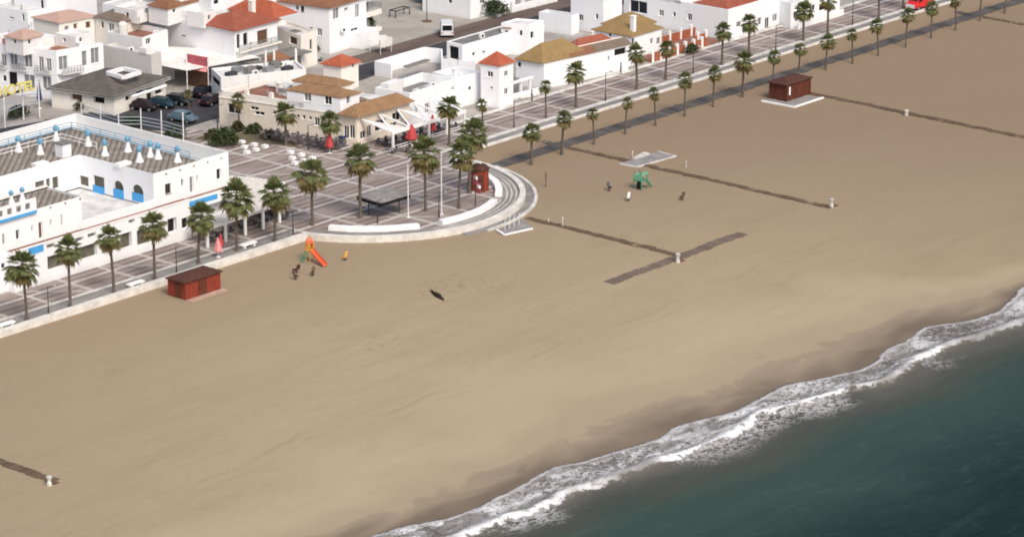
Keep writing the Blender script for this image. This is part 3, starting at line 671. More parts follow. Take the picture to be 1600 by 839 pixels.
def fill_holes(pt, hs, kinds, parent, depth):
    for (s0, s1, za, zb), kd in zip(hs, kinds):
        nm, pm, fm = KIND[kd]
        if nm == 'opening':
            m = MB(); m.face([pt(s0, za, depth), pt(s1, za, depth), pt(s1, zb, depth), pt(s0, zb, depth)]); m.build('opening', pm, parent); continue
        m = MB(); fw_ = .07 if min(s1-s0, zb-za) > .5 else .05
        def bx(sa, sb, zc, zd, k0=depth-.09, k1=depth-.02):
            P = [pt(sa, zc, k1), pt(sb, zc, k1), pt(sb, zd, k1), pt(sa, zd, k1)]; Q = [pt(sa, zc, k0), pt(sb, zc, k0), pt(sb, zd, k0), pt(sa, zd, k0)]
            m.face(Q)
            for i in range(4): m.face([P[i], P[(i+1) % 4], Q[(i+1) % 4], Q[i]])
        bx(s0, s0+fw_, za, zb); bx(s1-fw_, s1, za, zb); bx(s0+fw_, s1-fw_, za, za+fw_); bx(s0+fw_, s1-fw_, zb-fw_, zb)
        if nm == 'window' and s1-s0 > .8: bx((s0+s1)/2-fw_/2, (s0+s1)/2+fw_/2, za+fw_, zb-fw_)
        if nm == 'window':                                     # sill
            P = [pt(s0-.06, za-.07, -.06), pt(s1+.06, za-.07, -.06), pt(s1+.06, za-.005, -.06), pt(s0-.06, za-.005, -.06)]; Q = [pt(s0-.06, za-.07, -.003), pt(s1+.06, za-.07, -.003), pt(s1+.06, za-.005, -.003), pt(s0-.06, za-.005, -.003)]
            m.face(P); m.face([P[3], P[2], Q[2], Q[3]]); m.face([Q[0], Q[1], P[1], P[0]])
        f = m.build(nm, fm, parent)
        m = MB(); m.face([pt(s0, za, depth-.03), pt(s1, za, depth-.03), pt(s1, zb, depth-.03), pt(s0, zb, depth-.03)]); m.build('pane' if nm != 'door' else 'panel', pm, f)
def rect_to_wall(a, b, u0, v0, u1, v1):
    d = Vector((b[0]-a[0], b[1]-a[1], 0)); d.normalize(); n_ = (d.y, -d.x)
    sz = lambda u, v: (lambda p: ((p[0]-a[0])*d.x+(p[1]-a[1])*d.y, p[2]))(at_plane(u, v, a, n_))
    uc, vc = (u0+u1)/2, (v0+v1)/2
    return (sz(u0, vc)[0], sz(u1, vc)[0], sz(uc, v1)[1], sz(uc, v0)[1])
def hiproof(eaves, z, rise, over=.3, inset=.42, th=.16):
    """eaves: four plan corners; ridge along the longer side"""
    c = Vector((sum(q[0] for q in eaves)/4, sum(q[1] for q in eaves)/4)); E_ = []
    for q in eaves:
        v = Vector(q)-c; E_.append(c+v*(1+over/max(v.length, .1)))
    l01 = (E_[1]-E_[0]).length; l12 = (E_[2]-E_[1]).length
    if l01 < l12: E_ = E_[1:]+E_[:1]
    m1, m2 = (E_[1]+E_[2])/2, (E_[3]+E_[0])/2; k = min(.5, inset*min(l01, l12)/max(l01, l12))
    r1 = m2+(m1-m2)*(1-k); r2 = m2+(m1-m2)*k
    m = MB(); z3 = lambda q, zz: (q.x, q.y, zz)
    def slope(a, b, t):                            # a,b eave corners, t top points
        u = (b-a); ul = u.length; u = u/ul; pts = [z3(a, z), z3(b, z)]+[z3(q, z+rise) for q in t]
        nrm = Vector((-u.y, u.x)); uv = []
        for q, zz in [(a, z), (b, z)]+[(q, z+rise) for q in t]:
            dq = q-a; uv.append((dq.dot(u), math.hypot(dq.dot(nrm), zz-z)))
        m.face(pts, uv)
    slope(E_[0], E_[1], [r1, r2]); slope(E_[2], E_[3], [r2, r1])
    slope(E_[1], E_[2], [r1]) if k > .02 else slope(E_[1], E_[2], [r1]); slope(E_[3], E_[0], [r2])
    for i in range(4):
        a, b = E_[i], E_[(i+1) % 4]; m.face([z3(a, z-th), z3(b, z-th), z3(b, z), z3(a, z)], [(0, 0), (.01, 0), (.01, .01), (0, .01)])
    m.face([z3(q, z-th) for q in E_[::-1]], [(0, 0)]*4)
    return m
def shed(pts, th=.15):
    """sloping tiled sheet through 4 points (eave a,b then top c,d)"""
    a, b, c, d = [Vector(q) for q in pts]; m = MB(); u = (b-a).normalized(); nrm = u.cross((d-a)).normalized(); v = nrm.cross(u)
    uv = [((q-a).dot(u), (q-a).dot(v)) for q in (a, b, c, d)]; m.face([a, b, c, d], uv); dn = Vector((0, 0, -th)); Q = [q+dn for q in (a, b, c, d)]
    P = [a, b, c, d]
    for i in range(4): m.face([Q[i], Q[(i+1) % 4], P[(i+1) % 4], P[i]], [(0, 0)]*4)
    m.face(Q[::-1], [(0, 0)]*4); return m

class House:
    def __init__(s, name, label, F, L, R_, zt, z0=.4, wall='white', parapet=.5, roofmat='flatroof', wins=(), px=True, cat='house', roof='flat', rise=1.4, over=.3, inset=.42, tile='tile_rust', depth=.22, parent=None):
        if px: F, L, R_ = at(*F, zt), at(*L, zt), at(*R_, zt)
        s.F, s.L, s.R, s.zt, s.z0 = F, L, R_, zt, z0
        B = (L[0]+R_[0]-F[0], L[1]+R_[1]-F[1]); s.B = B
        t = s.t = parent if parent is not None else thing(name, (F[0], F[1], z0), label, cat)
        mb = MB(); sides = {'L': (L, F), 'R': (F, R_), 'K': (R_, B), 'J': (B, L)}; todo = []
        for k, (a, b) in sides.items():
            hl = [(rect_to_wall(a, b, *q[1:5]), q[5]) for q in wins if q[0] == k]
            hl = [(h, kd) for h, kd in hl if h[1]-h[0] > .08]
            Lw = math.hypot(b[0]-a[0], b[1]-a[1])
            hl = [(h, kd) for h, kd in hl if h[1] > .1 and h[0] < Lw-.1 and h[3] > z0+.1 and h[2] < zt-.1]
            pt, hs = wallface(mb, a, b, z0, zt, [h for h, _ in hl], depth); todo.append((pt, hs, [kd for _, kd in hl]))
        poly = [L, F, R_, B]; c = (sum(q[0] for q in poly)/4, sum(q[1] for q in poly)/4)
        if roof == 'flat':
            inn = []
            for q in poly:
                v = Vector((q[0]-c[0], q[1]-c[1])); inn.append((c[0]+v.x*(1-.32/max(v.length, .5)), c[1]+v.y*(1-.32/max(v.length, .5))))
            for i in range(4):
                j = (i+1) % 4
                mb.face([(*poly[i], zt), (*poly[j], zt), (*inn[j], zt), (*inn[i], zt)]); mb.face([(*inn[i], zt), (*inn[j], zt), (*inn[j], zt-parapet), (*inn[i], zt-parapet)])
            mb.build('wall', wall, t); m = MB(); m.face([(*q, zt-parapet+.01) for q in inn]); m.build('roof', roofmat, t)
        else:
            mb.build('wall', wall, t); hiproof(poly, zt+.02, rise, over, inset).build('roof', tile, t)
        for pt, hs, kd in todo: fill_holes(pt, hs, kd, t, depth)
        if roof == 'flat' and label: s.clutter(zt-parapet)
    def ploc(s, a, b):                             # plan position: a along F->R, b along F->L
        return (s.F[0]+(s.R[0]-s.F[0])*a+(s.L[0]-s.F[0])*b, s.F[1]+(s.R[1]-s.F[1])*a+(s.L[1]-s.F[1])*b)
    def clutter(s, z):
        rnd = random.Random(int(s.F[0]*13+s.F[1]*7)); area = math.hypot(s.R[0]-s.F[0], s.R[1]-s.F[1])*math.hypot(s.L[0]-s.F[0], s.L[1]-s.F[1])
        for k in range(min(9, int(area/22))):
            q = s.ploc(rnd.uniform(.12, .88), rnd.uniform(.12, .88)); r = rnd.random(); m = MB()
            if r < .28: m.tube((*q, z), (*q, z+rnd.uniform(.5, 1.0)), .09, k=8); m.lathe((*q, 0), [(.16, z+.8), (.05, z+1.0)], 8); m.build('vent_pipe', 'steel', s.t)
            elif r < .5: a_ = rnd.uniform(.5, 1.1); m.box(q[0]-a_, q[1]-.5, z, q[0]+a_, q[1]+.5, z+rnd.uniform(.25, .6)); m.build('roof_hatch', rnd.choice(['white2', 'greywall', 'steel']), s.t)
            elif r < .72: aircon(q, z+.02, s.t)
            elif r < .88: antenna(q, z, s.t, rnd.uniform(1.6, 2.8))
            else: m.box(q[0]-1.1, q[1]-.9, z+.005, q[0]+1.1, q[1]+.9, z+.03); m.build('felt_patch', 'greyroof', s.t)
    def chimney(s, a, b, z, h=1.2, w_=.3, mat='white'):
        q = s.ploc(a, b); m = MB(); m.box(q[0]-w_, q[1]-w_, z-.6, q[0]+w_, q[1]+w_, z+h); m.box(q[0]-w_-.08, q[1]-w_-.08, z+h, q[0]+w_+.08, q[1]+w_+.08, z+h+.1); m.build('chimney', mat, s.t)
    def box(s, nm, mat, a0, b0, a1, b1, z0, z1):
        P = [s.ploc(a0, b0), s.ploc(a1, b0), s.ploc(a1, b1), s.ploc(a0, b1)]; m = MB(); m.prism(P, z0, z1); return m.build(nm, mat, s.t)
def aircon(q, z, t, rz=0):
    m = MB(); m.box(q[0]-.45, q[1]-.2, z, q[0]+.45, q[1]+.2, z+.65); o = m.build('air_conditioner', 'trim', t)
    m = MB(); m.tube((q[0], q[1]-.203, z+.33), (q[0], q[1]-.215, z+.33), .24, k=14); m.build('fan_grille', 'dark', o)
def antenna(q, z, t, h=2.2):
    m = MB(); m.tube((*q, z), (*q, z+h), .03, k=6)
    for k in range(4): m.tube((q[0]-.35+.05*k, q[1], z+h-.15*k-.1), (q[0]+.35-.05*k, q[1], z+h-.15*k-.1), .015, k=5)
    m.build('antenna', 'steel', t)

# ------------------------------------------------------------------ the white hotel
hq = thing('hotel', (-45.0, 13.6, .4), 'large white two-storey hotel with blue arches and a grey-brown striped roof', 'hotel')
mw = MB(); HT = []
def hw(a, b, z0, z1, wins, depth=.25):
    hl = [(rect_to_wall(a, b, *q[:4]), q[4]) for q in wins]; pt, hs = wallface(mw, a, b, z0, z1, [h for h, _ in hl], depth); HT.append((pt, hs, [k for _, k in hl], depth))
XL, XA, XC, XE = -95.0, -56.4, -44.6, -31.8      # west end (out of view), wing end, court wall, right wall
YU, YG, YK, YB = 13.6, 12.5, 27.0, 41.5
hw((-68.3, YG), (-39.6, YG), .4, 5.35, [(74,396,111,418,'o'),(115,384,152,405,'o'),(159,371,184,395,'o'),(188,364,206,388,'o'),(214,357,238,382,'o'),(243,348,258,372,'o'),(262,341,276,364,'k'),(284,340,296,358,'k'),
    (73,381,86,388,'s'),(117,371,131,378,'s'),(137,364,151,371,'s'),(201,343,211,349,'s')], .5)
hw((-68.3, YU), (-68.3, YG), .4, 5.35, []); hw((XL, YU), (-68.3, YU), .4, 5.34, [(2,411,9,420,'w')]); hw((-39.6, YG), (-39.6, YU), .4, 5.35, [])
hw((XE, YU), (XE, YB), .4, 9.65, [])              # right wall outer side, seen from beyond
hw((-39.6, YU), (XE, YU), .4, 5.34, [])
# upper storey: wing, court wall, right block
hw((XL, YU), (XA, YU), 5.35, 9.4, [(4,365,8,383,'w'),(25,359,31,375,'w'),(49,352,52,363,'w'),(60.5,347,67,373,'d'),(78,343,81,354,'w'),(95,335,98,354,'w')])
hw((XA, YU), (XA, 19.5), 5.35, 9.4, [])
hw((XC, YK), (XC, YU), 5.35, 9.6, [(146,276,163,305,'o'),(178,283,193,309,'o'),(207,289,224,314,'o'),(104,273,138,288,'o'),(128,308,140,336,'k')])
hw((XC, YU), (XE, YU), 5.35, 9.6, [(258,287,267,303,'b'),(283,280,287,291,'w'),(296.5,276,302.5,302,'e'),(307,274,310,283,'w'),(338.5,263,345.5,281,'w')])
hw((XL, YK), (XC, YK), 5.35, 9.5, [(55,283,70,296,'o'),(72,279,79,293,'o'),(82,276,92,295,'o')])
hw((XL, 19.5), (XA, 19.5), 5.35, 9.4, [])
mw.build('wall', 'white', hq)
for pt, hs, kd, dp in HT: fill_holes(pt, hs, kd, hq, dp)
def slab(nm, mat, poly, z0, z1): m = MB(); m.prism(poly, z0, z1); return m.build(nm, mat, hq)
rc = lambda x0, y0, x1, y1: [(x0, y0), (x1, y0), (x1, y1), (x0, y1)]
slab('terrace', 'brickdeck', [(-68.2, YG+.05), (-39.7, YG+.05), (-39.7, YU), (-68.2, YU)], 5.05, 5.30)
slab('court_floor', 'flatroof', rc(-68.2, YU+.01, XE-.3, YK), 4.8, 5.2)
slab('terrace_edge', 'trim', rc(-68.35, YG-.06, -39.55, YG+.12), 5.36, 5.5)
slab('terrace_edge', 'trim', rc(-39.5, YU-1.2, XE+.15, YU-1.0), 5.0, 5.45); slab('terrace', 'brickdeck', rc(-39.5, YU-1.0, XE+.1, YU-.01), 5.06, 5.3)
slab('beam', 'trim', rc(-39.5, YU-1.21, XE+.14, YU-.02), 4.1, 5.0)
slab('court_wall', 'white', rc(XA+.003, YU, XC-.003, YU+.2), 4.9, 6.3)
slab('roof', 'deck', [(XL, YU+.25), (XA-.25, YU+.25), (XA-.25, 19.4), (XL, 19.4)], 9.0, 9.2)
slab('roof', 'deck', [(XL, YK+.25), (XC+.25, YK+.25), (XC+.25, YU+.25), (-36.4, YU+.25), (-36.4, 37.5), (XL, 37.5)], 8.95, 9.38)
slab('roof', 'flatroof', [(-36.4, YU+.3), (XE-.3, YU+.3), (XE-.3, YB), (-36.4, YB)], 7.6, 7.8); slab('roof', 'flatroof', [(XL, 37.5), (-36.4, 37.5), (-36.4, YB), (XL, YB)], 7.6, 7.8)
slab('parapet', 'white2', rc(XE-.3, YU+.02, XE-.002, YB), 7.81, 9.655); slab('parapet', 'white2', rc(XL, YB-.3, XE, YB), 7.81, 9.66)
slab('wall', 'white', rc(XL, YB, XE, YB+.1), .4, 9.64); slab('parapet', 'trim', rc(-36.4, YU+.004, XE-.31, YU+.25), 7.8, 9.602)
slab('parapet', 'ivory', rc(XL, 19.5, XA, 19.85), 9.2, 9.62)
# blue panels and balustrades
def hpanel(nm, mat, a, b, u0, v0, u1, v1, k=.04):
    s0, s1, za, zb = rect_to_wall(a, b, u0, v0, u1, v1); d = Vector((b[0]-a[0], b[1]-a[1], 0)).normalized(); nn = Vector((d.y, -d.x, 0))
    p0 = Vector((a[0], a[1], 0))+d*s0+nn*k; p1 = Vector((a[0], a[1], 0))+d*s1+nn*k
    m = MB(); m.prism([(p0.x, p0.y), (p1.x, p1.y), (p1.x-nn.x*(k-.004), p1.y-nn.y*(k-.004)), (p0.x-nn.x*(k-.004), p0.y-nn.y*(k-.004))], za, zb); m.build(nm, mat, hq)
for q in [(145.5,291,163.5,306), (177.5,296,193.5,310), (206.5,302,224.5,315)]: hpanel('balustrade', 'blue', (XC, YK), (XC, YU), *q)
hpanel('sign_panel', 'blue', (-68.3, YG), (-39.6, YG), 44, 385, 68, 396); hpanel('sign_panel', 'blue', (-39.5, YU-1.21), (XE, YU-1.21), 296, 309, 340, 317)
# two arch heads over the court openings
for (u0, v0, u1, v1) in [(178,283,193,309), (207,289,224,314)]:
    s0, s1, za, zb = rect_to_wall((XC, YK), (XC, YU), u0, v0, u1, v1); m = MB(); r = (s1-s0)/2; sc = (s0+s1)/2
    for sgn in (-1, 1):
        pts = [(sgn*r, zb+.01)] + [(sgn*r*math.cos(k*math.pi/16), zb-r+r*math.sin(k*math.pi/16)) for k in range(9)]
        P = [(XC-.012, YK-(sc+a), z) for a, z in pts]; m.face(P); m.face([(XC+.2, q[1], q[2]) for q in P][::-1])
        for a, b in zip(P[1:], P[2:]): m.face([a, b, (XC+.2, b[1], b[2]), (XC+.2, a[1], a[2])])
    m.build('arch', 'white', hq)
# arcade parapet with blue band on the wing roof, at the picture's edge
m = MB(); xa_, xb_ = -70.2, -63.7; pt, hs = wallface(m, (xa_, 13.3), (xb_, 13.3), 9.4, 10.9, [(xa, xa+.75, 9.75, 10.5) for xa in (.6, 2.0, 3.4, 4.8)], .15)
m.face([(xa_, 13.3, 10.9), (xb_, 13.3, 10.9), (xb_, 13.45, 10.9), (xa_, 13.45, 10.9)]); o = m.build('arcade', 'white', hq)
slab('band', 'blue', rc(xa_, 13.24, xb_, 13.3), 9.05, 9.4)
for i in range(16):                              # drain spouts under the eaves
    x = -66+i*2.35
    if XA-.2 < x < XC+.3: continue
    if x < XE: m = MB(); m.box(x-.09, YU-.12, 9.0, x+.09, YU-.003, 9.2); m.build('spout', 'glassgrey', hq)
# roof cabin and its dark doorway
q = at(100, 244, 9.4); m = MB(); m.box(q[0]-.7, q[1]-.6, 9.385, q[0]+.7, q[1]+.8, 11.0); o = m.build('roof_cabin', 'white', hq)
m = MB(); m.box(q[0]-.8, q[1]-.7, 11.0, q[0]+.8, q[1]+.9, 11.15); m.build('cap', 'greyroof', o); m = MB(); m.box(q[0]+.72, q[1]-.1, 9.4, q[0]+.85, q[1]+.75, 10.9); m.build('doorway', 'dark', o)
for (u, v) in [(192, 258), (62, 258)]:
    q = at(u, v, 9.4); m = MB(); m.box(q[0]-1.0, q[1]-.5, 9.385, q[0]+1.0, q[1]+.5, 9.75); m.build('roof_hatch', 'trim', hq)
# pale blue rails round the roof deck
def rail(pts, z, h, parent, mat='paleblue', nm='railing', step=2.6, bars=3):
    m = MB()
    for a, b in zip(pts, pts[1:]):
        L = math.hypot(b[0]-a[0], b[1]-a[1]); k = max(1, round(L/step))
        for i in range(k+1): q = lerp(a, b, i/k); m.tube((*q, z), (*q, z+h), .04, k=6)
        for j in range(bars): zz = z+h*(j+1)/bars; m.tube((*a, zz), (*b, zz), .045, k=6)
    return m.build(nm, mat, parent)
rail([(XL, 36.6), (-37.0, 36.6), (-37.0, 15)], 9.38, 1.05, hq)
rail([(-58, 33.5), (-41.5, 33.5), (-41.5, 27)], 9.38, 1.0, hq, mat='trim', bars=2)
rail([(XL, 39.5), (-34.5, 39.5), (-34.5, 15.5)], 7.8, 1.0, hq)
ch0 = None
CH = [(29,237,'white bottle-shaped roof chimney with blue cap, nearest the left edge of the hotel deck'),(63,241,'white bottle-shaped roof chimney with blue cap, left of the white roof cabin'),(88,220,'tall white roof chimney with blue cap behind the white roof cabin'),(138,228,'white roof chimney with blue cap at the hotel deck\'s back middle'),(164,243,'white roof chimney with blue cap, just right of the roof cabin\'s dark doorway'),(200,237,'white roof chimney with blue cap, alone near the inner rail'),(218,253,'white roof chimney with blue cap nearest the arched court wall'),
      (235,245,'white roof chimney with blue cap, left one of a close pair'),(247,248,'white roof chimney with blue cap, right one of a close pair'),(277.5,253,'white roof chimney with blue cap at the right end of the hotel deck'),(18,318,'small white roof chimney behind the little arcade, left one'),(35,313,'small white roof chimney behind the little arcade, right one')]
for i, (u, v, lb) in enumerate(CH):
    z = 9.39 if i < 10 else 9.21; q = at(u, v, z)
    if ch0 is None:
        t = ch0 = thing('roof_chimney', (*q, z), lb, 'chimney', 'bottle-shaped chimneys on the hotel roof')
        m = MB(); m.lathe((*q, z), [(.52, z), (.44, z+.25), (.30, z+.55), (.22, z+1.0), (.19, z+1.35)], 14); m.build('shaft', 'trim', t, smooth=True)
        m = MB(); m.lathe((*q, z), [(.24, z+1.3), (.31, z+1.4), (.33, z+1.7), (.25, z+1.95), (.06, z+2.1)], 12)
        for k in range(8):
            a = k*math.pi/4; m.tube((q[0]+.3*math.cos(a), q[1]+.3*math.sin(a), z+1.35), (q[0]+.40*math.cos(a), q[1]+.40*math.sin(a), z+1.75), .045, .03, 5)
        m.build('cap', 'paleblue', t)
    else: copy_tree(ch0, (*q, z), lb, i*.7, .8 if i > 9 else 1.0)
# slatted pergola with its posts
PG = [(-41.4, 7.8), (-27.6, 8.6), (-21.0, 14.6), (-23.4, 21.8), (-31.6, 22.0), (-31.6, 12.2), (-39.4, 11.2), (-41.4, 11.0)]
t = thing('pergola', (-35, 9, .5), 'pale slatted pergola on white posts along the hotel\'s right end', 'pergola')
m = MB(); m.prism(PG, 2.98, 3.10); m.build('roof', 'fabricw', t)
m = MB(); y = 8.0
while y < 21.8:                                  # slats run along the shore
    X0 = -41.4 if y < 11 else -31.5; X1 = min(-27.6+(y-8.6)*1.1, -21.0-(y-14.6)*.33) if y > 8.6 else -28.2
    if X1 > X0+1: m.box(X0, y-.13, 3.10, X1, y+.13, 3.22)
    y += .62
m.build('slat', 'slats', t)
m = MB()
for a, b in zip(PG[:4], PG[1:4]): m.bar((*a, 3.0), (*b, 3.0), .16, .42)
m.build('beam', 'trim', t)
for q in [(-41.2, 8.0), (-38.0, 8.1), (-34.5, 8.2), (-31.2, 8.4), (-27.9, 8.8), (-24.4, 11.7), (-21.3, 14.7), (-23.4, 21.5)]:
    m = MB(); m.box(q[0]-.14, q[1]-.14, .5, q[0]+.14, q[1]+.14, 2.97); m.build('post', 'trim', t)

# ------------------------------------------------------------------ cream restaurant at the plaza
F0, L0, R0 = at(557, 181, 4.5), at(342, 150, 4.5), at(640, 158, 4.5)
rs = House('restaurant', 'cream restaurant with tan tiled roofs and rows of terrace chairs beside the plaza', F0, L0, R0, 4.5, wall='cream', parapet=.25, px=False, cat='restaurant', roofmat='brickdeck',
   wins=[('L',356,163,376,178,'w'),('L',391,167,404,172.5,'w'),('L',398,174.5,413,180.5,'w'),('L',426,173,431,180,'k'),('L',463,179,468,185,'w'),('L',472,180,477,187,'w'),('L',482,182,487,188,'w'),('L',491,184,499,197,'w'),('L',537,197,545,216,'w'),('L',546,196,554,217,'w'),
         ('R',563,205,572,217,'w'),('R',574,196,581,214,'w'),('R',586,187,604,204,'w'),('R',609,192,620,203,'w'),('R',613,176,626,189,'w'),('R',632,190,638,199,'w')])
m = MB()                                          # cornice band and pale parapet along the left wall
for ta, tb, z0, z1, k in [(0, 1, 4.28, 4.44, .10), (0, .62, 4.505, 5.25, .0)]:
    a, b = lerp(L0, F0, ta), lerp(L0, F0, tb); d = Vector((b[0]-a[0], b[1]-a[1])).normalized(); nn = Vector((d.y, -d.x))
    m.prism([(a[0]+nn.x*k, a[1]+nn.y*k), (b[0]+nn.x*k, b[1]+nn.y*k), (b[0]-nn.x*(.25 if not k else -.004), b[1]-nn.y*(.25 if not k else -.004)), (a[0]-nn.x*(.25 if not k else -.004), a[1]-nn.y*(.25 if not k else -.004))], z0, z1)
m.build('cornice', 'ivory', rs.t)
rs.box('parapet', 'ivory', .0, .975, .95, 1.0, 4.5, 5.25); rs.box('deck', 'brickdeck', .02, .40, .40, .96, 4.26, 4.55)
for b in (.62, .80): rs.box('pillar', 'ivory', .0, b-.012, .035, b+.012, 5.25, 5.95)
m = MB()                                          # skirting of worn ochre paint at the foot of the wall
rs2 = dict(parent=rs.t, px=False)
P = lambda a, b: rs.ploc(a, b)
House('', '', P(.0, .115), P(.0, .50), P(.36, .115), 6.75, 4.3, wall='white', roof='hip', rise=.75, tile='tile_tan', over=.25, inset=.45,
      wins=[('L',475,145,486,159,'g'),('L',507,150,518,164,'w'),('R',541.5,151,548,163,'g')], **rs2)
House('', '', P(.42, .30), P(.42, .62), P(.72, .30), 6.9, 4.3, wall='ivory', roof='hip', rise=.75, tile='tile_tan', over=.25, inset=.45, wins=[('R',589,137,596,150,'e')], **rs2)
House('', '', P(.36, .115), P(.36, .35), P(.46, .115), 5.6, 4.3, wall='white2', roof='hip', rise=.3, tile='tile_grey', **rs2)
hp = [P(-.04, -.03), P(.98, -.03), P(.98, .108), P(-.04, .108)]
hiproof(hp, 4.62, 1.25, .35, .5).build('roof', 'tile_tan', rs.t)
rs.box('roof_terrace', 'flatroof', .75, .14, .98, .95, 4.5, 4.75)
for k in range(5): rs.box('roof_unit', ['steel', 'flatroof', 'greyroof'][k % 3], .46+.07*k, .70-.03*(k % 2), .51+.07*k, .75, 4.5, 5.3-.1*(k % 3))
rs.chimney(.62, .80, 4.5, 1.1, .35, 'ivory'); aircon(P(.5, .66), 4.55, rs.t); aircon(P(.82, .45), 4.78, rs.t); antenna(P(.3, .9), 4.5, rs.t, 2.6)
# white canvas-and-beam veranda towards the sea
t = thing('veranda', (F0[0]+4, F0[1]-3, .5), 'white open veranda of posts and crossed beams on the restaurant\'s sea side', 'veranda')
v0 = at(562, 250, .5); vx = at(660, 222, .5); fy = (v0[1]+vx[1])/2-.2; xs_ = [F0[0]+.8+3.6*k for k in range(5)]
m = MB()
for x in xs_: m.bar((x, F0[1]+.1, 3.9), (x, fy, 3.0), .3, .14)
for x in xs_[:-1]: m.bar((x, fy, 3.0), (x+3.6, F0[1]+.1, 3.88), .26, .12)
m.bar((xs_[0]-.3, fy, 3.0), (xs_[-1]+.3, fy, 3.0), .3, .42); m.build('beam', 'trim', t)
for x in xs_:
    m = MB(); m.box(x-.13, fy-.13, .5, x+.13, fy+.13, 2.8); m.build('post', 'trim', t)
m = MB()
for x in xs_[:-1]: m.box(x+.2, fy-.03, 1.05, x+3.4, fy+.03, 1.13); m.box(x+.2, fy-.03, .75, x+3.4, fy+.03, .83)
m.build('railing', 'trim', t)
m = MB(); m.face([(xs_[0], F0[1]+.1, 3.84), (xs_[0], fy, 2.94), (xs_[1], fy, 2.94)]); m.build('canvas', 'fabricw', t); m = MB(); m.face([(xs_[2], F0[1]+.1, 3.84), (xs_[2], fy, 2.94), (xs_[3], fy, 2.94)]); m.build('canvas', 'fabricw', t)

# ------------------------------------------------------------------ row of houses facing the far promenade
h = House('house', 'flat white-walled house with a bare front wall right of the restaurant', (640,146), (586,137), (713,122), 5.2, wall='white', parapet=1.3, roofmat='greyroof',
          wins=[('R',648,165,654,178,'g'),('R',664,162,671,177,'g'),('R',706,128,711,141,'w')])
h.box('roof_terrace', 'flatroof', .45, .02, .98, .55, 3.9, 4.3); h.box('roof_box', 'white2', .1, .75, .4, .98, 3.9, 5.6); antenna(h.ploc(.3, .6), 3.9, h.t, 3); aircon(h.ploc(.7, .3), 4.3, h.t)
h2 = House('house', 'plain white house wall between the front-wall house and the red-capped tower', (713,122), (676,113), (752,112), 4.9, wall='white', parapet=.9, roofmat='flatroof', wins=[('R',732,135,737,142,'w')]); h2.chimney(.5, .6, 4.2, 1.0)
q3 = at(752, 112, 4.9)
tw = House('tower_house', 'white two-storey tower house with an orange pyramid tile roof', (780,102), (751,98), (802,96), 6.7, wall='white', roof='hip', rise=1.55, tile='tile_orange', over=.35, inset=.5,
           wins=[('L',761,112,770,121,'w'),('R',788,111,794,120,'w'),('R',788,138,794,148,'w'),('L',765,136,770,140,'g')])
h4 = House('house', 'white house with an ochre hipped roof and a red and grey porch roof', (850,99), (806,92), (982,70), 4.3, wall='white', parapet=.15, roofmat='flatroof',
           wins=[('L',808,97,814,106,'w'),('R',892,99,899,107,'w'),('R',950,88,953,95,'w'),('R',960,76,978,86,'v')])
e = h4.ploc
hiproof([e(-.02, -.02), e(.52, -.02), e(.52, .98), e(-.02, .98)], 4.42, 2.2, .1, .5).build('roof', 'tile_ochre', h4.t)
hiproof([e(.48, .20), e(.97, .20), e(.97, .96), e(.48, .96)], 4.46, 1.5, .1, .5).build('roof', 'tile_rust', h4.t)
def sheet3(a0_, b0_, a1_, b1_, z0, z1): return [(*e(a0_, b0_), z0), (*e(a1_, b0_), z0), (*e(a1_, b1_), z1), (*e(a0_, b1_), z1)]
shed(sheet3(.30, -.05, .60, .20, 4.46, 5.25)).build('porch_roof', 'tile_brown', h4.t); shed(sheet3(.604, -.05, 1.02, .20, 4.46, 5.25)).build('porch_roof', 'tile_grey', h4.t)
h4.chimney(.86, .9, 5.0, 1.0, .25, 'ivory'); h4.box('ridge_wall', 'ivory', .33, .205, .99, .235, 4.3, 5.36)
h5 = House('house', 'white house with two ochre hipped roofs above the red brick terrace', (987,57), (926,46), (1034,43), 4.4, wall='white', roof='hip', rise=1.5, tile='tile_ochre', over=.3,
           wins=[('R',987,60,992,70,'w'),('R',1016,60,1021,70,'g'),('R',1026,59,1032,70,'w'),('L',950,52,955,58,'w')]); h5.chimney(.2, .12, 5.0, 2.0, .32)
House('', '', h5.ploc(.7, .55), h5.ploc(.7, 1.3), h5.ploc(1.5, .55), 4.0, .4, wall='white', roof='hip', rise=1.6, tile='tile_ochre', parent=h5.t, px=False)
# red brick terrace with white pillars
ta, tb = at(988, 92), at(1106, 63); t = thing('terrace', (*ta, .5), 'red brick terrace with short white pillars in front of a white house', 'terrace')
TB = 24.5
m = MB(); m.prism([(ta[0], TB), (tb[0], TB), (tb[0], TB+5.5), (ta[0], TB+5.5)], .5, .95); m.build('floor', 'brickdeck', t)
m = MB(); m.prism([(ta[0], TB-.1), (tb[0]-3, TB-.1), (tb[0]-3, TB+.12), (ta[0], TB+.12)], .5, 1.7); m.prism([(tb[0]-3, TB+2.2), (tb[0], TB+2.2), (tb[0], TB+2.4), (tb[0]-3, TB+2.4)], .5, 1.6)
m.prism([(ta[0]+6, TB+4.4), (tb[0], TB+4.4), (tb[0], TB+4.6), (ta[0]+6, TB+4.6)], .96, 2.1); m.build('wall', plain('brick_red', (.34, .11, .06), .85, .2, .3, 2), t)
for k in range(9):
    x = ta[0]+.3+(tb[0]-ta[0]-.6)*k/8; y = TB if k < 7 else TB+2.3
    m = MB(); m.box(x-.2, y-.22, .5, x+.2, y+.24, 2.15); m.build('pillar', 'trim', t)
for k in range(4):
    x = ta[0]+7.5+2.6*k; m = MB(); m.box(x-.17, TB+4.3, .96, x+.17, TB+4.7, 2.7); m.build('pillar', 'trim', t)
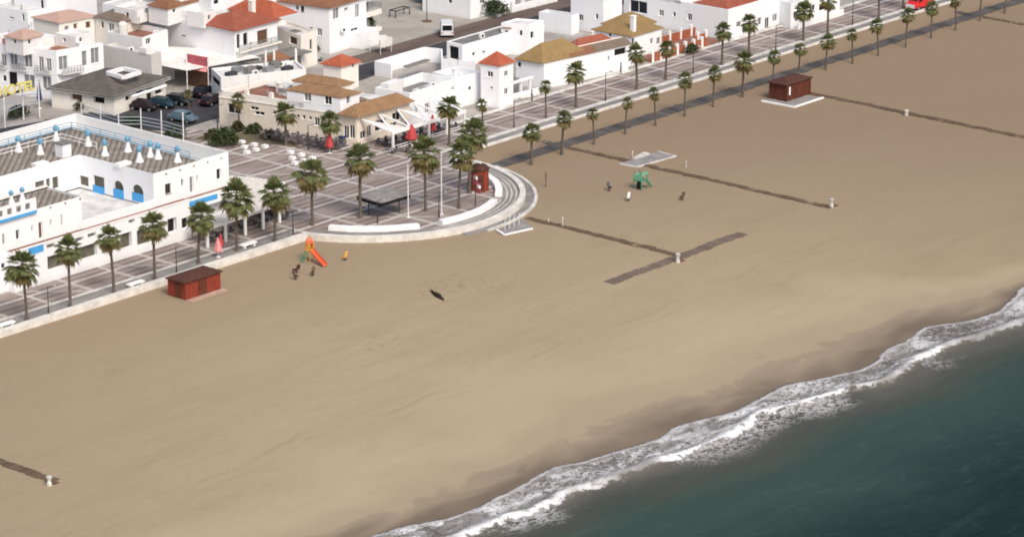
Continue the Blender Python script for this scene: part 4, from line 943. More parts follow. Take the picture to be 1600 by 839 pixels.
g = House('long_house', 'very long white house with a red-tiled end and tall windows on the promenade', (1138,16), (975,-13), (1235,-12), 5.1, wall='white', parapet=.4, roofmat='flatroof',
          wins=[('L',984,2,1011,21,'w'),('L',1029,16,1037,26,'g'),('L',1051,19.5,1055.5,26.5,'w'),('L',1074,22,1081,33,'w'),('R',1151,34,1158,43,'w'),('R',1184,28,1190,40,'w'),('R',1195,28,1202,47,'w'),('R',1207,22,1215,34,'g'),('R',1220,18,1228,30,'g')])
hiproof([g.ploc(.02, .02), g.ploc(.5, .02), g.ploc(.5, .34), g.ploc(.02, .34)], 5.2, 1.2, .1, .5).build('roof', 'tile_rust', g.t)
g.box('roof_room', 'white', .0, .45, .5, .75, 4.7, 6.4); g.chimney(.7, .3, 4.8, .9)
g2 = House('long_house', 'low white house with open porch at the far end of the promenade row', (1236,6), (1200,-6), (1313,-17), 4.4, wall='white', parapet=.4, roofmat='flatroof', wins=[('R',1240,18,1248,30,'w'),('R',1266,8,1274,18,'w'),('R',1280,6,1293,16,'v')])
g2.box('garden_wall', 'trim', .05, -.22, .98, -.18, .4, 1.5)
h6 = House('house', 'tall blank white house with two small dark windows behind the ochre roofs', (943,-14), (892,-22), (972,-24), 7.2, wall='white', roofmat='flatroof', wins=[('L',904,23,911,33,'w'),('L',930,22,934.5,31,'w')])
h7 = House('annex', 'low white annex with an open flat roof left of the tall blank house', (893,26), (842,19), (905,22), 3.4, wall='white', parapet=.8, roofmat='greyroof')
h8 = House('house', 'white garage house with grey flat roof and dark opening by the back road', (722,71), (698,65), (806,47), 3.9, wall='white', parapet=.18, roofmat='greyroof', wins=[('L',702,73,716.5,93,'v'),('R',738,82,743,88,'w'),('R',754,80,759,84,'w')])
h9 = House('house', 'small white upper room house with brown door opening behind the ochre house', (826,39), (783,36), (850,32), 5.2, wall='white', parapet=.25, roofmat='flatroof', wins=[('L',789,48,794,66,'v'),('L',812,48,816,56,'v'),('R',829,50,834,60,'v')], cat='house')
h9.box('eave', 'tile_brown', -.04, .62, .0, .95, 4.4, 4.55)
# white yard walls behind the front-wall house
t = thing('yard_wall', (*at(590, 97, 2.6), .4), 'white yard walls enclosing an empty court by the back road', 'wall'); m = MB()
for (pa, pb) in [((586,96),(663,74)), ((663,74),(690,77)), ((690,77),(690.5,92)), ((690,92),(742,97)), ((586,96),(612,101))]:
    a, b = at(*pa, 2.6), at(*pb, 2.6); m.bar((*a, 1.5), (*b, 1.5), .25, 2.2)
m.build('wall', 'white', t)
m = MB(); a, b = at(634, 106, 2.4), at(668, 95, 2.4); m.bar((*a, 2.5), (*b, 2.5), 1.0, .15); m.build('lean_to_roof', 'greyroof', t)
# low white walls in front of the houses on the promenade
for (ua, va, ub, vb, hh, lb) in [(746,171,842,148,1.0,'low white garden wall before the tower house'), (842,136,985,104,.9,'low white garden wall before the ochre-roofed house'), (985,104,1005,97,1.1,'short white wall with a gap beside the red-tiled porch')]:
    a, b = at(ua, va), at(ub, vb); m = MB(); m.bar((a[0], a[1], .5+hh/2), (b[0], b[1], .5+hh/2), .28, hh); tag(m.build('garden_wall', 'white'), lb, 'wall')
t = thing('porch', (*at(810, 158), .5), 'white pillared porch between the tower house and the ochre-roofed house', 'porch'); m = MB()
for (u, v) in [(803,160),(818,154),(832,150)]:
    q = at(u, v); m = MB(); m.box(q[0]-.16, q[1]+.4, .5, q[0]+.16, q[1]+.72, 2.9); m.build('post', 'trim', t)
a, b = at(801, 160), at(836, 149); m = MB(); m.bar((a[0], a[1]+.56, 3.05), (b[0], b[1]+.56, 3.05), .5, .3); m.build('beam', 'trim', t)
m = MB(); m.prism([(a[0], a[1]+3), (b[0], b[1]+3), (b[0], b[1]+3.1), (a[0], a[1]+3.1)], .5, 2.6); m.build('screen', 'glassgrey', t)

# ------------------------------------------------------------------ the town behind the restaurant
o1 = House('house', 'white house with an orange-red tiled roof and balcony behind the fabric canopy', (366,48), (160,5), (433,31), 8.0, wall='white', parapet=.1, roofmat='flatroof',
           wins=[('R',370,54,375,76,'v'),('R',380,52,387,72,'v'),('R',390,66,394,71,'g'),('R',402,47,419,70,'d'),('L',282,55,290,58,'w')])
e = o1.ploc
hiproof([e(-.02, -.01), e(1.02, -.01), e(1.02, .30), e(-.02, .30)], 8.1, 1.5, .3, .45).build('roof', 'tile_rust', o1.t)
hiproof([e(.95, .02), e(1.5, .02), e(1.5, .34), e(.95, .34)], 8.3, 1.7, .3, .5).build('roof', 'tile_orange', o1.t)
o1.chimney(.86, .14, 9.0, 1.4, .38, 'ivory'); o1.box('balcony', 'ivory', .0, -.035, 1.0, -.005, 4.7, 4.9); o1.box('ledge_roof', 'greyroof', .02, -.16, 1.3, -.005, 3.3, 3.5)
o1.box('upper_room', 'white2', .45, .55, .95, .75, 7.9, 9.6); o1.box('upper_room', 'white2', .3, .82, .85, 1.0, 7.9, 9.4); o1.box('roof_patch', 'tile_brown', .55, .76, 1.0, .81, 7.9, 8.1)
rail([o1.ploc(0, -.034), o1.ploc(1, -.034)], 4.9, .9, o1.t, 'glassgrey', 'railing', 2, 4)
o2 = House('house', 'low white rooms with a beige balcony between the orange roof and the apartment block', (470,56), (420,40), (495,48), 5.6, wall='ivory', parapet=.5, roofmat='flatroof', wins=[('R',484,62,488,78,'v'),('L',452,58,464,70,'d')])
ap = House('apartment_block', 'tall white apartment block under a brown hipped roof beside the car park', (514,12), (436,2), (572,-5), 7.6, wall='white', roof='hip', rise=1.6, tile='tile_brown', over=.5,
           wins=[('L',461,9,466.5,17.5,'g'),('L',470,10,475,19,'b'),('R',520.5,13,530,31,'g'),('R',538,12.5,544,17.5,'w'),('R',555,7,562,28,'g'),('R',548,44,560,52,'w'),('L',483,43,488.5,54,'w'),('L',495,45,503,57,'g')])
ap.box('balcony', 'ivory', 1.0, .02, 1.45, .42, 4.2, 5.0); ap.box('balcony', 'ivory', 1.0, .02, 1.45, .42, 1.6, 2.2); ap.box('balcony_core', 'glassgrey', 1.0, .1, 1.2, .4, .4, 6.6)
ap.box('garage', 'white', .55, -.25, 1.0, -.005, .4, 3.0); ap.box('balcony_roof', 'greywall', 1.0, .0, 1.4, .42, 6.7, 6.9); aircon(ap.ploc(.3, -.05), 3.4, ap.t)
rail([ap.ploc(1.45, .02), ap.ploc(1.45, .42)], 5.0, .8, ap.t, 'steel', 'railing', 2, 3); rail([ap.ploc(1.0, .018), ap.ploc(1.45, .018)], 5.0, .8, ap.t, 'steel', 'railing', 2, 3)
t = thing('canopy', (*at(300, 95, 3.6), .5), 'pale grey fabric canopy roof between the dark pavilion and the orange-roofed house', 'canopy')
C6 = [at(u, v, z) for u, v, z in [(227, 98, 3.6), (292, 111, 3.6), (406, 90, 3.9), (368, 79, 4.2), (262, 73, 4.2), (226, 82, 3.9)]]
Z6 = [3.6, 3.6, 3.9, 4.2, 4.2, 3.9]; c6 = (sum(q[0] for q in C6)/6, sum(q[1] for q in C6)/6); m = MB()
for i in range(6):
    j = (i+1) % 6; N6 = 6
    for k in range(N6):                          # shallow sagging gores
        a_, b_ = lerp((*C6[i], Z6[i]), (*C6[j], Z6[j]), k/N6), lerp((*C6[i], Z6[i]), (*C6[j], Z6[j]), (k+1)/N6)
        ma, mb_ = lerp(a_, (*c6, 4.15), .5), lerp(b_, (*c6, 4.15), .5); ma = (ma[0], ma[1], ma[2]-.08-.07*(k % 2)); mb_ = (mb_[0], mb_[1], mb_[2]-.08-.07*((k+1) % 2))
        m.face([a_, b_, mb_, ma]); m.face([ma, mb_, (*c6, 4.15)])
m.build('fabric', 'fabricw', t)
for q, zz in zip(C6, Z6):
    m = MB(); m.tube((*q, .5), (*q, zz-.05), .08, k=8); m.build('pole', 'whitemetal', t)
# red sign awning at the canopy's corner
q0, q1 = at(292, 100, 3.6), at(325, 106, 3.6); t = thing('awning', (*q0, .5), 'faded red sign awning with a pale valance at the canopy\'s corner', 'awning')
m = MB(); m.prism([q0, q1, (q1[0]+.6, q1[1]+.5), (q0[0]+.6, q0[1]+.5)], 3.7, 4.9); m.build('sign_board', 'signred', t)
m = MB(); m.face([(q0[0]-.05, q0[1]-.05, 3.75), (q1[0]-.05, q1[1]-.05, 3.75), (q1[0]-1.1, q1[1]-.8, 3.25), (q0[0]-1.1, q0[1]-.8, 3.25)]); m.build('valance', 'pink', t)
m = MB(); m.prism([q0, q1, (q1[0]+.4, q1[1]+.4), (q0[0]+.4, q0[1]+.4)], .5, 3.1); m.build('shopfront', 'wooddoor', t)
for q in (q1, q0):
    m = MB(); m.tube((q[0]-.3, q[1]-.3, .5), (q[0]-.3, q[1]-.3, 5.0), .07, k=8); m.build('pole', 'whitemetal', t)
# dark hipped pavilion with a square skylight
pf, pl_, pr = at(178, 147, 3.6), at(80, 134, 3.6), at(258, 119, 3.6)
pv = House('pavilion', 'dark hipped pavilion with a white fascia and a white square skylight frame', pf, pl_, pr, 3.35, wall='ivory', px=False, cat='pavilion', roof='hip', rise=1.9, tile='tile_dark', over=.9, inset=.5,
           wins=[('L',110,148,128,158,'d'),('L',146,152,163,162,'v'),('R',196,150,205,158,'v'),('R',213,142,226,152,'v'),('R',229,138,240,158,'v'),('R',242,135,256,148,'v')], depth=.5)
m = MB()
for i in range(4):
    P4 = [pl_, pf, pr, pv.B]; c = lerp(P4[0], P4[2], .5); a, b = [lerp(c, k, 1.095) for k in (P4[i], P4[(i+1) % 4])]; m.bar((*a, 3.24), (*b, 3.24), .06, .34)
m.build('fascia', 'trim', pv.t)
sk = [at(u, v, 5.2) for u, v in [(193, 121), (168, 114), (193, 107), (219, 113)]]; m = MB()
for i in range(4): m.bar((*sk[i], 5.15), (*sk[(i+1) % 4], 5.15), .5, .5)
m.build('skylight', 'trim', pv.t)
rs_ = [at(203, 149, 3), at(256, 132, 3)]; m = MB(); a, b = [(q[0]-.5, q[1]-.9) for q in rs_]; m.tube((*a, 3.0), (*b, 3.0), .22, k=10); m.build('rolled_awning', 'trim', pv.t)
# white block with balconies, left edge
bb = House('apartment_block', 'white block with grey balcony railings and bluish shutters at the left edge', (88,80), (-60,62), (161,68), 7.6, wall='white', parapet=.7, roofmat='brickdeck',
           wins=[('L',2,85,10,104,'g'),('L',15,83,27,102,'g'),('L',38,86,50,106,'g'),('L',60,89,68,112,'g'),('L',72,92,80,112,'g'),('R',92,88,106,110,'g'),('R',128,80,136,104,'e'),('R',142,75,155,100,'g'),('L',4,118,10,128,'w'),('L',14,113,27,135,'v'),('L',37,117,54,140,'g'),('L',66,120,80,140,'g')])
e = bb.ploc
for b0, b1 in [(.05, .2), (.3, .45), (.52, .62), (.7, .8)]:
    bb.box('balcony', 'greywall', -.07, b0, -.003, b1, 4.1, 4.25); rail([e(-.065, b0), e(-.065, b1)], 4.25, .95, bb.t, 'steel', 'railing', .5, 3)
bb.box('balcony', 'greywall', .0, -.06, .45, -.003, 4.1, 4.25); rail([e(0, -.055), e(.45, -.055)], 4.25, .95, bb.t, 'steel', 'railing', .5, 3)
bb.box('roof_room', 'white2', .2, .35, .9, .6, 6.9, 8.2); bb.box('roof_patch', 'tile_brown', .1, .12, .8, .3, 6.9, 7.1); bb.chimney(.6, .05, 7.2, .8); bb.chimney(.3, .75, 7.2, .9); antenna(e(.5, .5), 8.2, bb.t)
gw = House('house', 'grey rendered windowless house behind the dark pavilion\'s skylight', (236,86), (162,71), (252,81), 6.2, wall='greywall', parapet=.4, roofmat='flatroof')
aircon(gw.ploc(.3, .5), 5.8, gw.t); gw.box('roof_box', 'white2', .0, .1, 1.0, .25, 5.8, 6.9)
wt = House('house', 'white house with pink terrace and cylindrical water tank above the grey house', (222,60), (168,50), (262,46), 7.0, wall='white2', parapet=.8, roofmat='brickdeck', wins=[('R',228,60,236,70,'w')])
m = MB(); q = wt.ploc(.2, .7); m.lathe((*q, 6.2), [(.7, 6.2), (.7, 8.2), (.3, 8.5)], 16); m.build('water_tank', 'fabricw', wt.t, smooth=True); antenna(wt.ploc(.7, .6), 6.2, wt.t, 2.5)
s1_ = House('house', 'cream house with a pink tiled eave and a row of brown windows', (92,35), (52,27), (149,25), 8.0, wall='ivory', roof='hip', rise=.9, tile='tile_pink', over=.4, wins=[('R',101,41,108,49,'g'),('R',115,37,121,47,'d'),('R',134,34,142,45,'d')])
s2_ = House('house', 'cream wing with a grey roof and three tall brown windows', (192,35), (149,26), (222,26), 8.0, wall='ivory', roof='hip', rise=.9, tile='tile_grey', over=.4, wins=[('L',157,34,162,45,'d'),('L',169,37,178,50,'g'),('L',182,39,190,51,'d')])
t1 = House('house', 'low white house with stepped parapet at the top left', (43,19), (-30,6), (100,8), 7.4, wall='white', roofmat='flatroof', parapet=.5, wins=[('L',14,27,22,30,'w'),('L',34,22,38,34,'w'),('R',43,40,47,46,'w')])
t2 = House('house', 'white house with a narrow dark doorway at the top left', (72,-6), (20,-16), (150,-30), 9.0, wall='white', roofmat='tile_rust', wins=[('R',63,0,68,15,'v'),('L',63,1,68,14,'v')])
t3 = House('house', 'white house with brown tiled roof at the top behind the long white wall', (283,8), (190,-10), (340,-8), 9.0, wall='white2', roof='hip', rise=1.0, tile='tile_brown', wins=[('R',335,-2,342,6,'v'),('L',245,4,250,8,'w')])
t4 = House('house', 'white upper storey house with two dark windows above the orange roof', (330,-4), (300,-12), (432,-30), 10.0, wall='white', roofmat='flatroof', wins=[('R',334,0,342,7,'v'),('R',388,-3,394,4,'v')])
t5 = House('house', 'white bungalow with low walls behind the hedge', (735,-4), (660,-16), (805,-20), 4.0, wall='white', roofmat='flatroof', wins=[('L',700,0,706,6,'w'),('R',750,0,758,6,'w'),('R',770,-4,776,3,'g')])
m = MB(); a, b = at(735, 12), at(776, 14); m.bar((*a, 1.6), (*b, 1.6), .25, 2.3); a2 = at(779, 26); m.box(a2[0]-.4, a2[1]-.3, .45, a2[0]+.4, a2[1]+.3, 2.6); tag(m.build('garden_wall', 'white'), 'white garden wall ending in a gatepost beyond the hedge', 'wall')
t = thing('garden_wall', (*at(800, 18), .4), 'white wall with raised piers along the back road', 'wall'); a, b = at(800, 20), at(868, 3); m = MB(); m.bar((*a, 1.0), (*b, 1.0), .3, 1.1); m.build('wall', 'white', t)
for k in range(5):
    q = lerp(a, b, k/4); m = MB(); m.box(q[0]-.22, q[1]-.22, .45, q[0]+.22, q[1]+.22, 2.2); m.build('pier', 'trim', t)
for args in [
    ('small white roof room with a brown awning on the long white building', (214,17), (178,10), (246,8), 9.6, 7.6, [('L',196,20,201,28,'w'),('R',226,14,232,22,'g')], 'flat', None),
    ('white stair room with a red-brown tiled roof behind the long white building', (262,14), (232,8), (288,6), 10.2, 7.6, [('R',270,14,275,21,'w')], 'hip', 'tile_brown'),
    ('low white roof room next to the orange roof, with a dark door', (318,22), (292,17), (338,16), 9.8, 7.6, [('R',325,24,329,31,'v')], 'flat', None),
    ('pinkish roof terrace room on the block at the left edge', (36,62), (8,56), (66,54), 9.2, 6.8, [('R',44,62,49,70,'w'),('L',20,62,25,69,'w')], 'hip', 'tile_pink'),
    ('white roof room with two windows above the left-edge block', (118,58), (86,52), (146,50), 8.9, 6.8, [('R',124,59,129,67,'w'),('L',98,60,103,67,'g')], 'flat', None),
    ('low white shed with grey roof beside the canopy', (252,90), (231,86), (272,85), 4.2, .4, [('R',258,92,263,99,'v')], 'flat', None),
    ('white annex with a brown eave between the canopy and the workshop', (432,96), (412,92), (452,90), 4.6, .4, [('R',438,97,444,106,'d')], 'hip', 'tile_brown')]:
    House('house', args[0], args[1], args[2], args[3], args[4], z0=args[5], wall='white2', roof=args[7], tile=args[8] or 'tile_brown', rise=.9, wins=args[6])
fl = House('workshop', 'long flat-roofed white building with roof machinery behind the restaurant', (345,121), (330,107), (478,108), 4.6, wall='white2', parapet=.4, roofmat='flatroof', wins=[('L',331,122,343,132,'v')], cat='workshop')
for k in range(7):
    q = fl.ploc(.16+.11*k, .35+.3*(k % 2)); m = MB(); m.box(q[0]-.8, q[1]-.5, 4.2, q[0]+.8, q[1]+.5, 4.7+.25*(k % 3)); m.build('roof_unit', ['metal', 'steel', 'greyroof'][k % 3], fl.t)
fl.box('pillar', 'ivory', .62, .85, .64, .95, 4.2, 6.6); fl.box('pillar', 'ivory', .72, .85, .74, .95, 4.2, 6.4); fl.box('pillar', 'ivory', .98, .85, 1.0, .95, 4.2, 6.4)
ob = House('cabin', 'small white cabin with an orange-red hipped roof among the parked cars', (533,103), (505,99), (560,96), 4.3, wall='ivory', roof='hip', rise=1.2, tile='tile_orange', over=.5, inset=.5, wins=[('R',550,101,554,106,'w')], cat='cabin')

# ------------------------------------------------------------------ street lamps, flagpoles, signs on posts
def lamp(u, vb, vt, label, z0=.5, side=1):
    q = at(u, vb, z0); h = max(3.0, height(u, vb, vt, z0)); t = thing('street_lamp', (*q, z0), label, 'street lamp', 'street lamps along the promenade')
    m = MB(); m.tube((*q, z0), (*q, z0+.9), .11, .09, 10); m.tube((*q, z0+.9), (*q, z0+h), .06, .045, 8, cap=False); m.build('pole', 'metal', t)
    m = MB(); m.tube((*q, z0+h-.05), (q[0]+.55*side, q[1]-.45*side, z0+h+.12), .035, k=6); m.build('arm', 'metal', t)
    m = MB(); c = (q[0]+.62*side, q[1]-.5*side); m.lathe((*c, 0), [(.05, z0+h+.0), (.24, z0+h+.06), (.20, z0+h+.16), (.05, z0+h+.26)], 12); m.build('lantern', 'steel', t)
for a in [(76,492,448,'thin lamp post between the first two palms from the left edge'),(276,428,384,'thin lamp post right behind the red beach hut'),(458,366,330,'thin lamp post right of the slatted pergola'),(590,349,314,'dark lamp post beside the flat grey plaza shelter'),(686,340,302,'dark lamp post left of the middle seat wall'),
          (340,205,165,'lamp post at the cream restaurant\'s left corner'),(482,234,196,'lamp post between the cafe chairs and white stone cubes'),(803,200,156,'lamp post before the tower house\'s porch'),(946,158,114,'lamp post before the ochre-roofed house'),(1083,116,74,'lamp post before the red brick terrace'),(1212,81,40,'lamp post before the long white house'),(1332,40,0,'lamp post beyond the long white houses, near the red van')]:
    lamp(*a)
for (u, vb, vt, lb) in [(638,340,256,'left white flagpole on the plaza'),(690,336,236,'right white flagpole on the plaza')]:
    q = at(u, vb); h = height(u, vb, vt); t = thing('flagpole', (*q, .5), lb+', without a flag', 'flagpole'); m = MB(); m.tube((*q, .5), (*q, .5+h), .075, .05, 10); m.build('pole', 'whitemetal', t)
    m = MB(); m.lathe((*q, 0), [(.3, .5), (.3, .62), (.12, .7)], 12); m.build('base', 'stone', t); m = MB(); m.lathe((*q, 0), [(.02, .5+h), (.09, .56+h), (.02, .64+h)], 8); m.build('finial', 'steel', t)
q = at(743, 322); t = thing('banner_post', (*q, .5), 'dark post with two red and white banners before the red plaza cabin', 'banner'); m = MB(); m.tube((*q, .5), (*q, 5.0), .07, k=8); m.build('post', 'metal', t)
for k, (z0, z1) in enumerate([(3.3, 4.7), (2.0, 3.4)]):
    x = q[0]+(.05 if k == 0 else .12); m = MB(); m.box(x-.04+.5*k, q[1]-.34, z0, x+.02+.5*k, q[1]+.34, z1); b = m.build('banner', 'signred', t)
    m = MB(); m.tube((x-.07+.5*k, q[1], z1-.42), (x-.045+.5*k, q[1], z1-.42), .24, k=14); m.tube((x-.2+.5*k, q[1]-.345, z1-.45), (x-.2+.5*k, q[1]-.36, z1-.45), .2, k=14); m.build('disc', 'trim', b)
# rail fence behind the hotel with its yellow sign
t = thing('rail_fence', (*at(158, 205), .5), 'tall white posts with blue-grey rails behind the hotel\'s rear wall', 'fence')
FP = [(-40, 212), (8, 200), (37, 188), (62, 184), (128, 193), (158, 203), (186, 212), (221, 212), (253, 218), (287, 228)]
FQ = [at(u, v) for u, v in FP]
for k, q in enumerate(FQ):
    m = MB(); h = [5.6, 5.6, 5.6, 5.2, 2.9, 3.6, 3.6, 3.8, 4.0, 4.6][k]; m.tube((*q, .5), (*q, .5+h), .085, k=8); m.build('post', 'whitemetal', t)
for zz in (2.1, 2.6, 3.1):
    m = MB()
    for a, b in zip(FQ[4:], FQ[5:]): m.tube((*a, zz), (*b, zz), .055, k=6)
    m.build('rail', 'railgrey', t)
for zz in (2.6, 3.1, 3.6, 4.0):
    m = MB()
    for a, b in zip(FQ[:3], FQ[1:4]): m.tube((*a, zz), (*b, zz), .055, k=6)
    m.build('rail', 'railgrey', t)
a, b = FQ[0], FQ[2]; d = Vector((b[0]-a[0], b[1]-a[1], 0)); L = d.length; d.normalize(); nn = Vector((d.y, -d.x, 0))
t = thing('hotel_sign', (a[0], a[1], 4.6), 'yellow sign letters on a dark beam above the fence at the left edge', 'sign')
m = MB(); m.bar((*a, 4.75), (*b, 4.75), .18, .3); m.build('beam', 'metal', t)
p0, p1 = at(1, 150, 5.0), at(53, 139, 5.0); dd = Vector((p1[0]-p0[0], p1[1]-p0[1], 0)); 
fc_ = bpy.data.curves.new('lettering', 'FONT'); fc_.body = 'HOTEL'; fc_.size = 1.9; fc_.extrude = .06; fc_.offset = .06; fc_.space_character = 1.02
tmp = bpy.data.objects.new('tmp', fc_); COL.objects.link(tmp); bpy.context.view_layer.update()
me = bpy.data.meshes.new_from_object(tmp.evaluated_get(bpy.context.evaluated_depsgraph_get())); bpy.data.objects.remove(tmp); bpy.data.curves.remove(fc_)
me.name = 'lettering'; me.materials.clear(); me.materials.append(M['signyellow'])
fo = bpy.data.objects.new('lettering', me); COL.objects.link(fo); fo.parent = t
ddn = dd.normalized(); fo.location = (p0[0]-t.location[0]-ddn.x*.3, p0[1]-t.location[1]-ddn.y*.3, 4.92-t.location[2]); fo.rotation_euler = (R(90), 0, math.atan2(dd.y, dd.x))

# ------------------------------------------------------------------ parasols (closed), shelter, plaza cabin
def parasol(u, v, h, mat, label, group=None, z0=.5, wide=.34):
    q = at(u, v, z0); t = thing('parasol', (*q, z0), label, 'parasol', group)
    m = MB(); m.tube((*q, z0), (*q, z0+h), .035, k=6); m.build('pole', 'whitemetal', t)
    m = MB(); k = 12; prof = [(wide*.8, h*.28), (wide, h*.36), (wide*.7, h*.6), (wide*.45, h*.8), (.06, h*.98)]
    rings = [[(q[0]+r*(1+.22*(i % 2))*math.cos(2*math.pi*i/k), q[1]+r*(1+.22*(i % 2))*math.sin(2*math.pi*i/k), z0+z) for i in range(k)] for r, z in prof]
    for A_, B_ in zip(rings, rings[1:]):
        for i in range(k): m.face([A_[i], A_[(i+1) % k], B_[(i+1) % k], B_[i]])
    m.face(rings[0][::-1]); m.build('canopy', mat, t); m = MB(); m.lathe((*q, 0), [(.3, z0), (.3, z0+.1), (.08, z0+.14)], 12); m.build('base', 'stone', t)
parasol(515, 240, 3.0, 'red', 'closed coral-red parasol at the restaurant\'s front corner', wide=.5); parasol(643, 228, 3.1, 'red', 'half-closed red parasol at the veranda\'s far end', wide=.75); parasol(676, 214, 3.2, 'red', 'closed red parasol standing free right of the veranda', wide=.48)
parasol(341, 402, 2.5, 'pink', 'closed pink parasol seaward of the slatted pergola, front one', wide=.45); parasol(345, 393, 2.3, 'red', 'closed red parasol just behind the pink one'); parasol(62, 170, 4.2, 'navy', 'closed navy blue parasol beside the yellow sign'); 
q = at(590, 349); t = thing('shelter', (*q, .5), 'flat grey square shelter roof on a dark post on the plaza', 'shelter')
cs = [at(557, 306, 3.0), at(595, 317, 3.0), at(642, 303, 3.0), at(604, 292, 3.0)]; m = MB(); m.prism(cs, 2.9, 3.02); m.build('roof', 'greyslab', t)
c0 = lerp(cs[0], cs[2], .5); m = MB(); m.prism([lerp(c0, k, .985) for k in cs], 2.45, 2.9); m.build('fascia', 'dark', t)
for s in (.22, .78): 
    p = lerp(cs[0], cs[2], s); m = MB(); m.tube((*p, .5), (*p, 2.46), .07, k=8); m.build('post', 'metal', t)
qc = at(750, 297); t = thing('cabin', (*qc, .5), 'tall red octagonal timber cabin on the round plaza', 'cabin')
m = MB(); k8 = lambda r: [(qc[0]+r*math.cos(k*math.pi/4+.39), qc[1]+r*math.sin(k*math.pi/4+.39)) for k in range(8)]
m.prism(k8(1.12), .5, 3.3); m.build('wall', 'redwood', t)
m = MB(); m.lathe((*qc, 0), [(1.28, 3.3), (1.28, 3.5), (.9, 3.85), (.25, 4.05)], 8); m.build('roof', 'redroof', t); m = MB(); m.lathe((*qc, 0), [(.16, 4.0), (.22, 4.15), (.05, 4.3)], 8); m.build('finial', 'trim', t)
m = MB()
for k in range(8):
    p = k8(1.13)[k]; m.tube((*p, .5), (*p, 3.3), .06, k=6)
m.build('corner_post', 'redwood2', t); a, b = k8(1.13)[4], k8(1.13)[5]; m = MB(); p, r = lerp(a, b, .15), lerp(a, b, .85); m.bar((*p, 1.7), (*r, 1.7), .05, 2.2); m.build('door', 'redroof', t)

# ------------------------------------------------------------------ beach huts
def hut(u, v, W_, D_, H_, label, wall, pad=None):
    q = at(u, v, 0); x, y = q                       # front-left (sea side, nearer) corner
    t = thing('beach_hut', (x, y, 0), label, 'beach hut')
    m = MB(); m.box(x, y, .12, x+W_, y+D_, H_); m.build('wall', wall, t)
    m = MB()                                        # board joints and corner posts
    for k in range(int(D_/.3)): m.box(x-.02, y+.1+.3*k, .14, x-.003, y+.12+.3*k, H_-.02)
    for k in range(int(W_/.3)): m.box(x+.1+.3*k, y-.02, .14, x+.12+.3*k, y-.003, H_-.02)
    m.build('board_joint', 'redroof', t)
    for cx_, cy_ in [(x, y), (x+W_, y), (x, y+D_)]: m = MB(); m.box(cx_-.07, cy_-.07, .1, cx_+.07, cy_+.07, H_); m.build('corner_post', wall, t)
    m = hiproof([(x, y), (x+W_, y), (x+W_, y+D_), (x, y+D_)], H_+.06, .45, .42, .5); m.build('roof', 'redroof', t)
    m = MB(); m.box(x+W_*.36, y-.05, .15, x+W_*.62, y-.022, H_*.9); d = m.build('shutter', 'redwood2', t); m = MB(); m.box(x+W_*.37, y-.07, H_*.5, x+W_*.61, y-.052, H_*.53); m.build('rail', 'redroof', d)
    m = MB(); m.box(x-.05, y+D_*.3, .15, x-.022, y+D_*.62, H_*.88); m.build('door', 'redwood2', t)
    return t, x, y
t, x, y = hut(291, 470, 5.5, 2.9, 2.25, 'bright red timber hut on the near beach by the promenade wall', 'redwood')
m = MB(); m.box(x-.1, y-1.0, -.1, x+5.9, y-.05, .11); m.build('step', plain('pinkish_slab', (.45, .32, .26), .9, .2, .2), t)
t, x, y = hut(1229, 160, 5.6, 3.0, 2.5, 'dark weathered red hut on a white pad beside the far grey walk', 'redwood2')
m = MB(); m.box(x+.5, y-.04, .9, x+.85, y-.021, 2.1); m.build('notice', 'trim', t)
pd = [at(1190, 159, 0), at(1241, 169, 0), at(1286, 154, 0), at(1233, 144, 0)]; m = MB(); m.prism(pd, -.2, .05); m.build('pad', 'greyslab', t)
m = MB()
for a, b in zip(pd, pd[1:3]): m.bar((*a, .1), (*b, .1), .35, .2)
m.build('pad_edge', 'trim', t)

# ------------------------------------------------------------------ things on the sand
t = thing('shower_platform', (*at(803, 352, 0), 0), 'paved shower platform with white edges at the start of the middle boardwalk', 'platform'); pd = [at(776, 361, 0), at(788, 369, 0), at(832, 359, 0), at(818, 343, 0)]
m = MB(); m.prism(pd, -.2, .12); m.build('slab', 'greyslab', t); m = MB(); m.bar((*pd[0], .16), (*pd[1], .16), .3, .16); m.bar((*pd[1], .16), (*pd[2], .16), .3, .16); m.build('edging', 'trim', t)
for k, (u, v) in enumerate([(796, 358), (803, 356), (811, 353), (789, 362)]):
    q = at(u, v, 0); s = thing('shower', (*q, .12), 'slim steel beach shower on the paved platform by the plaza', 'shower', 'showers on the platform by the plaza')
    m = MB(); m.tube((*q, .12), (*q, 1.5), .035, k=8); m.tube((*q, 1.5), (q[0]+.3, q[1], 1.6), .025, k=6); m.build('pipe', 'whitemetal', s); m = MB(); m.lathe((q[0]+.3, q[1], 0), [(.1, 1.54), (.04, 1.62)], 10); m.build('shower_head', 'steel', s)
t = thing('shower_platform', (*at(1010, 250, 0), 0), 'paved shower platform with pale kerb beside the long boardwalk', 'platform'); pd = [at(968, 257, 0), at(995, 262, 0), at(1056, 245, 0), at(1028, 238, 0)]
m = MB(); m.prism(pd, -.2, .1); m.build('slab', 'greyslab', t); m = MB()
for a, b in zip(pd, pd[1:3]+[pd[3]]): m.bar((*a, .07), (*b, .07), .2, .16)
m.build('edging', 'kerb', t); a, b = at(993, 251, 0), at(1012, 242, 0); m = MB(); m.prism([(a[0], a[1]), (b[0], a[1]+.2), (b[0], b[1]+.6), (a[0], b[1])], .1, .3); m.build('block', 'kerb', t)
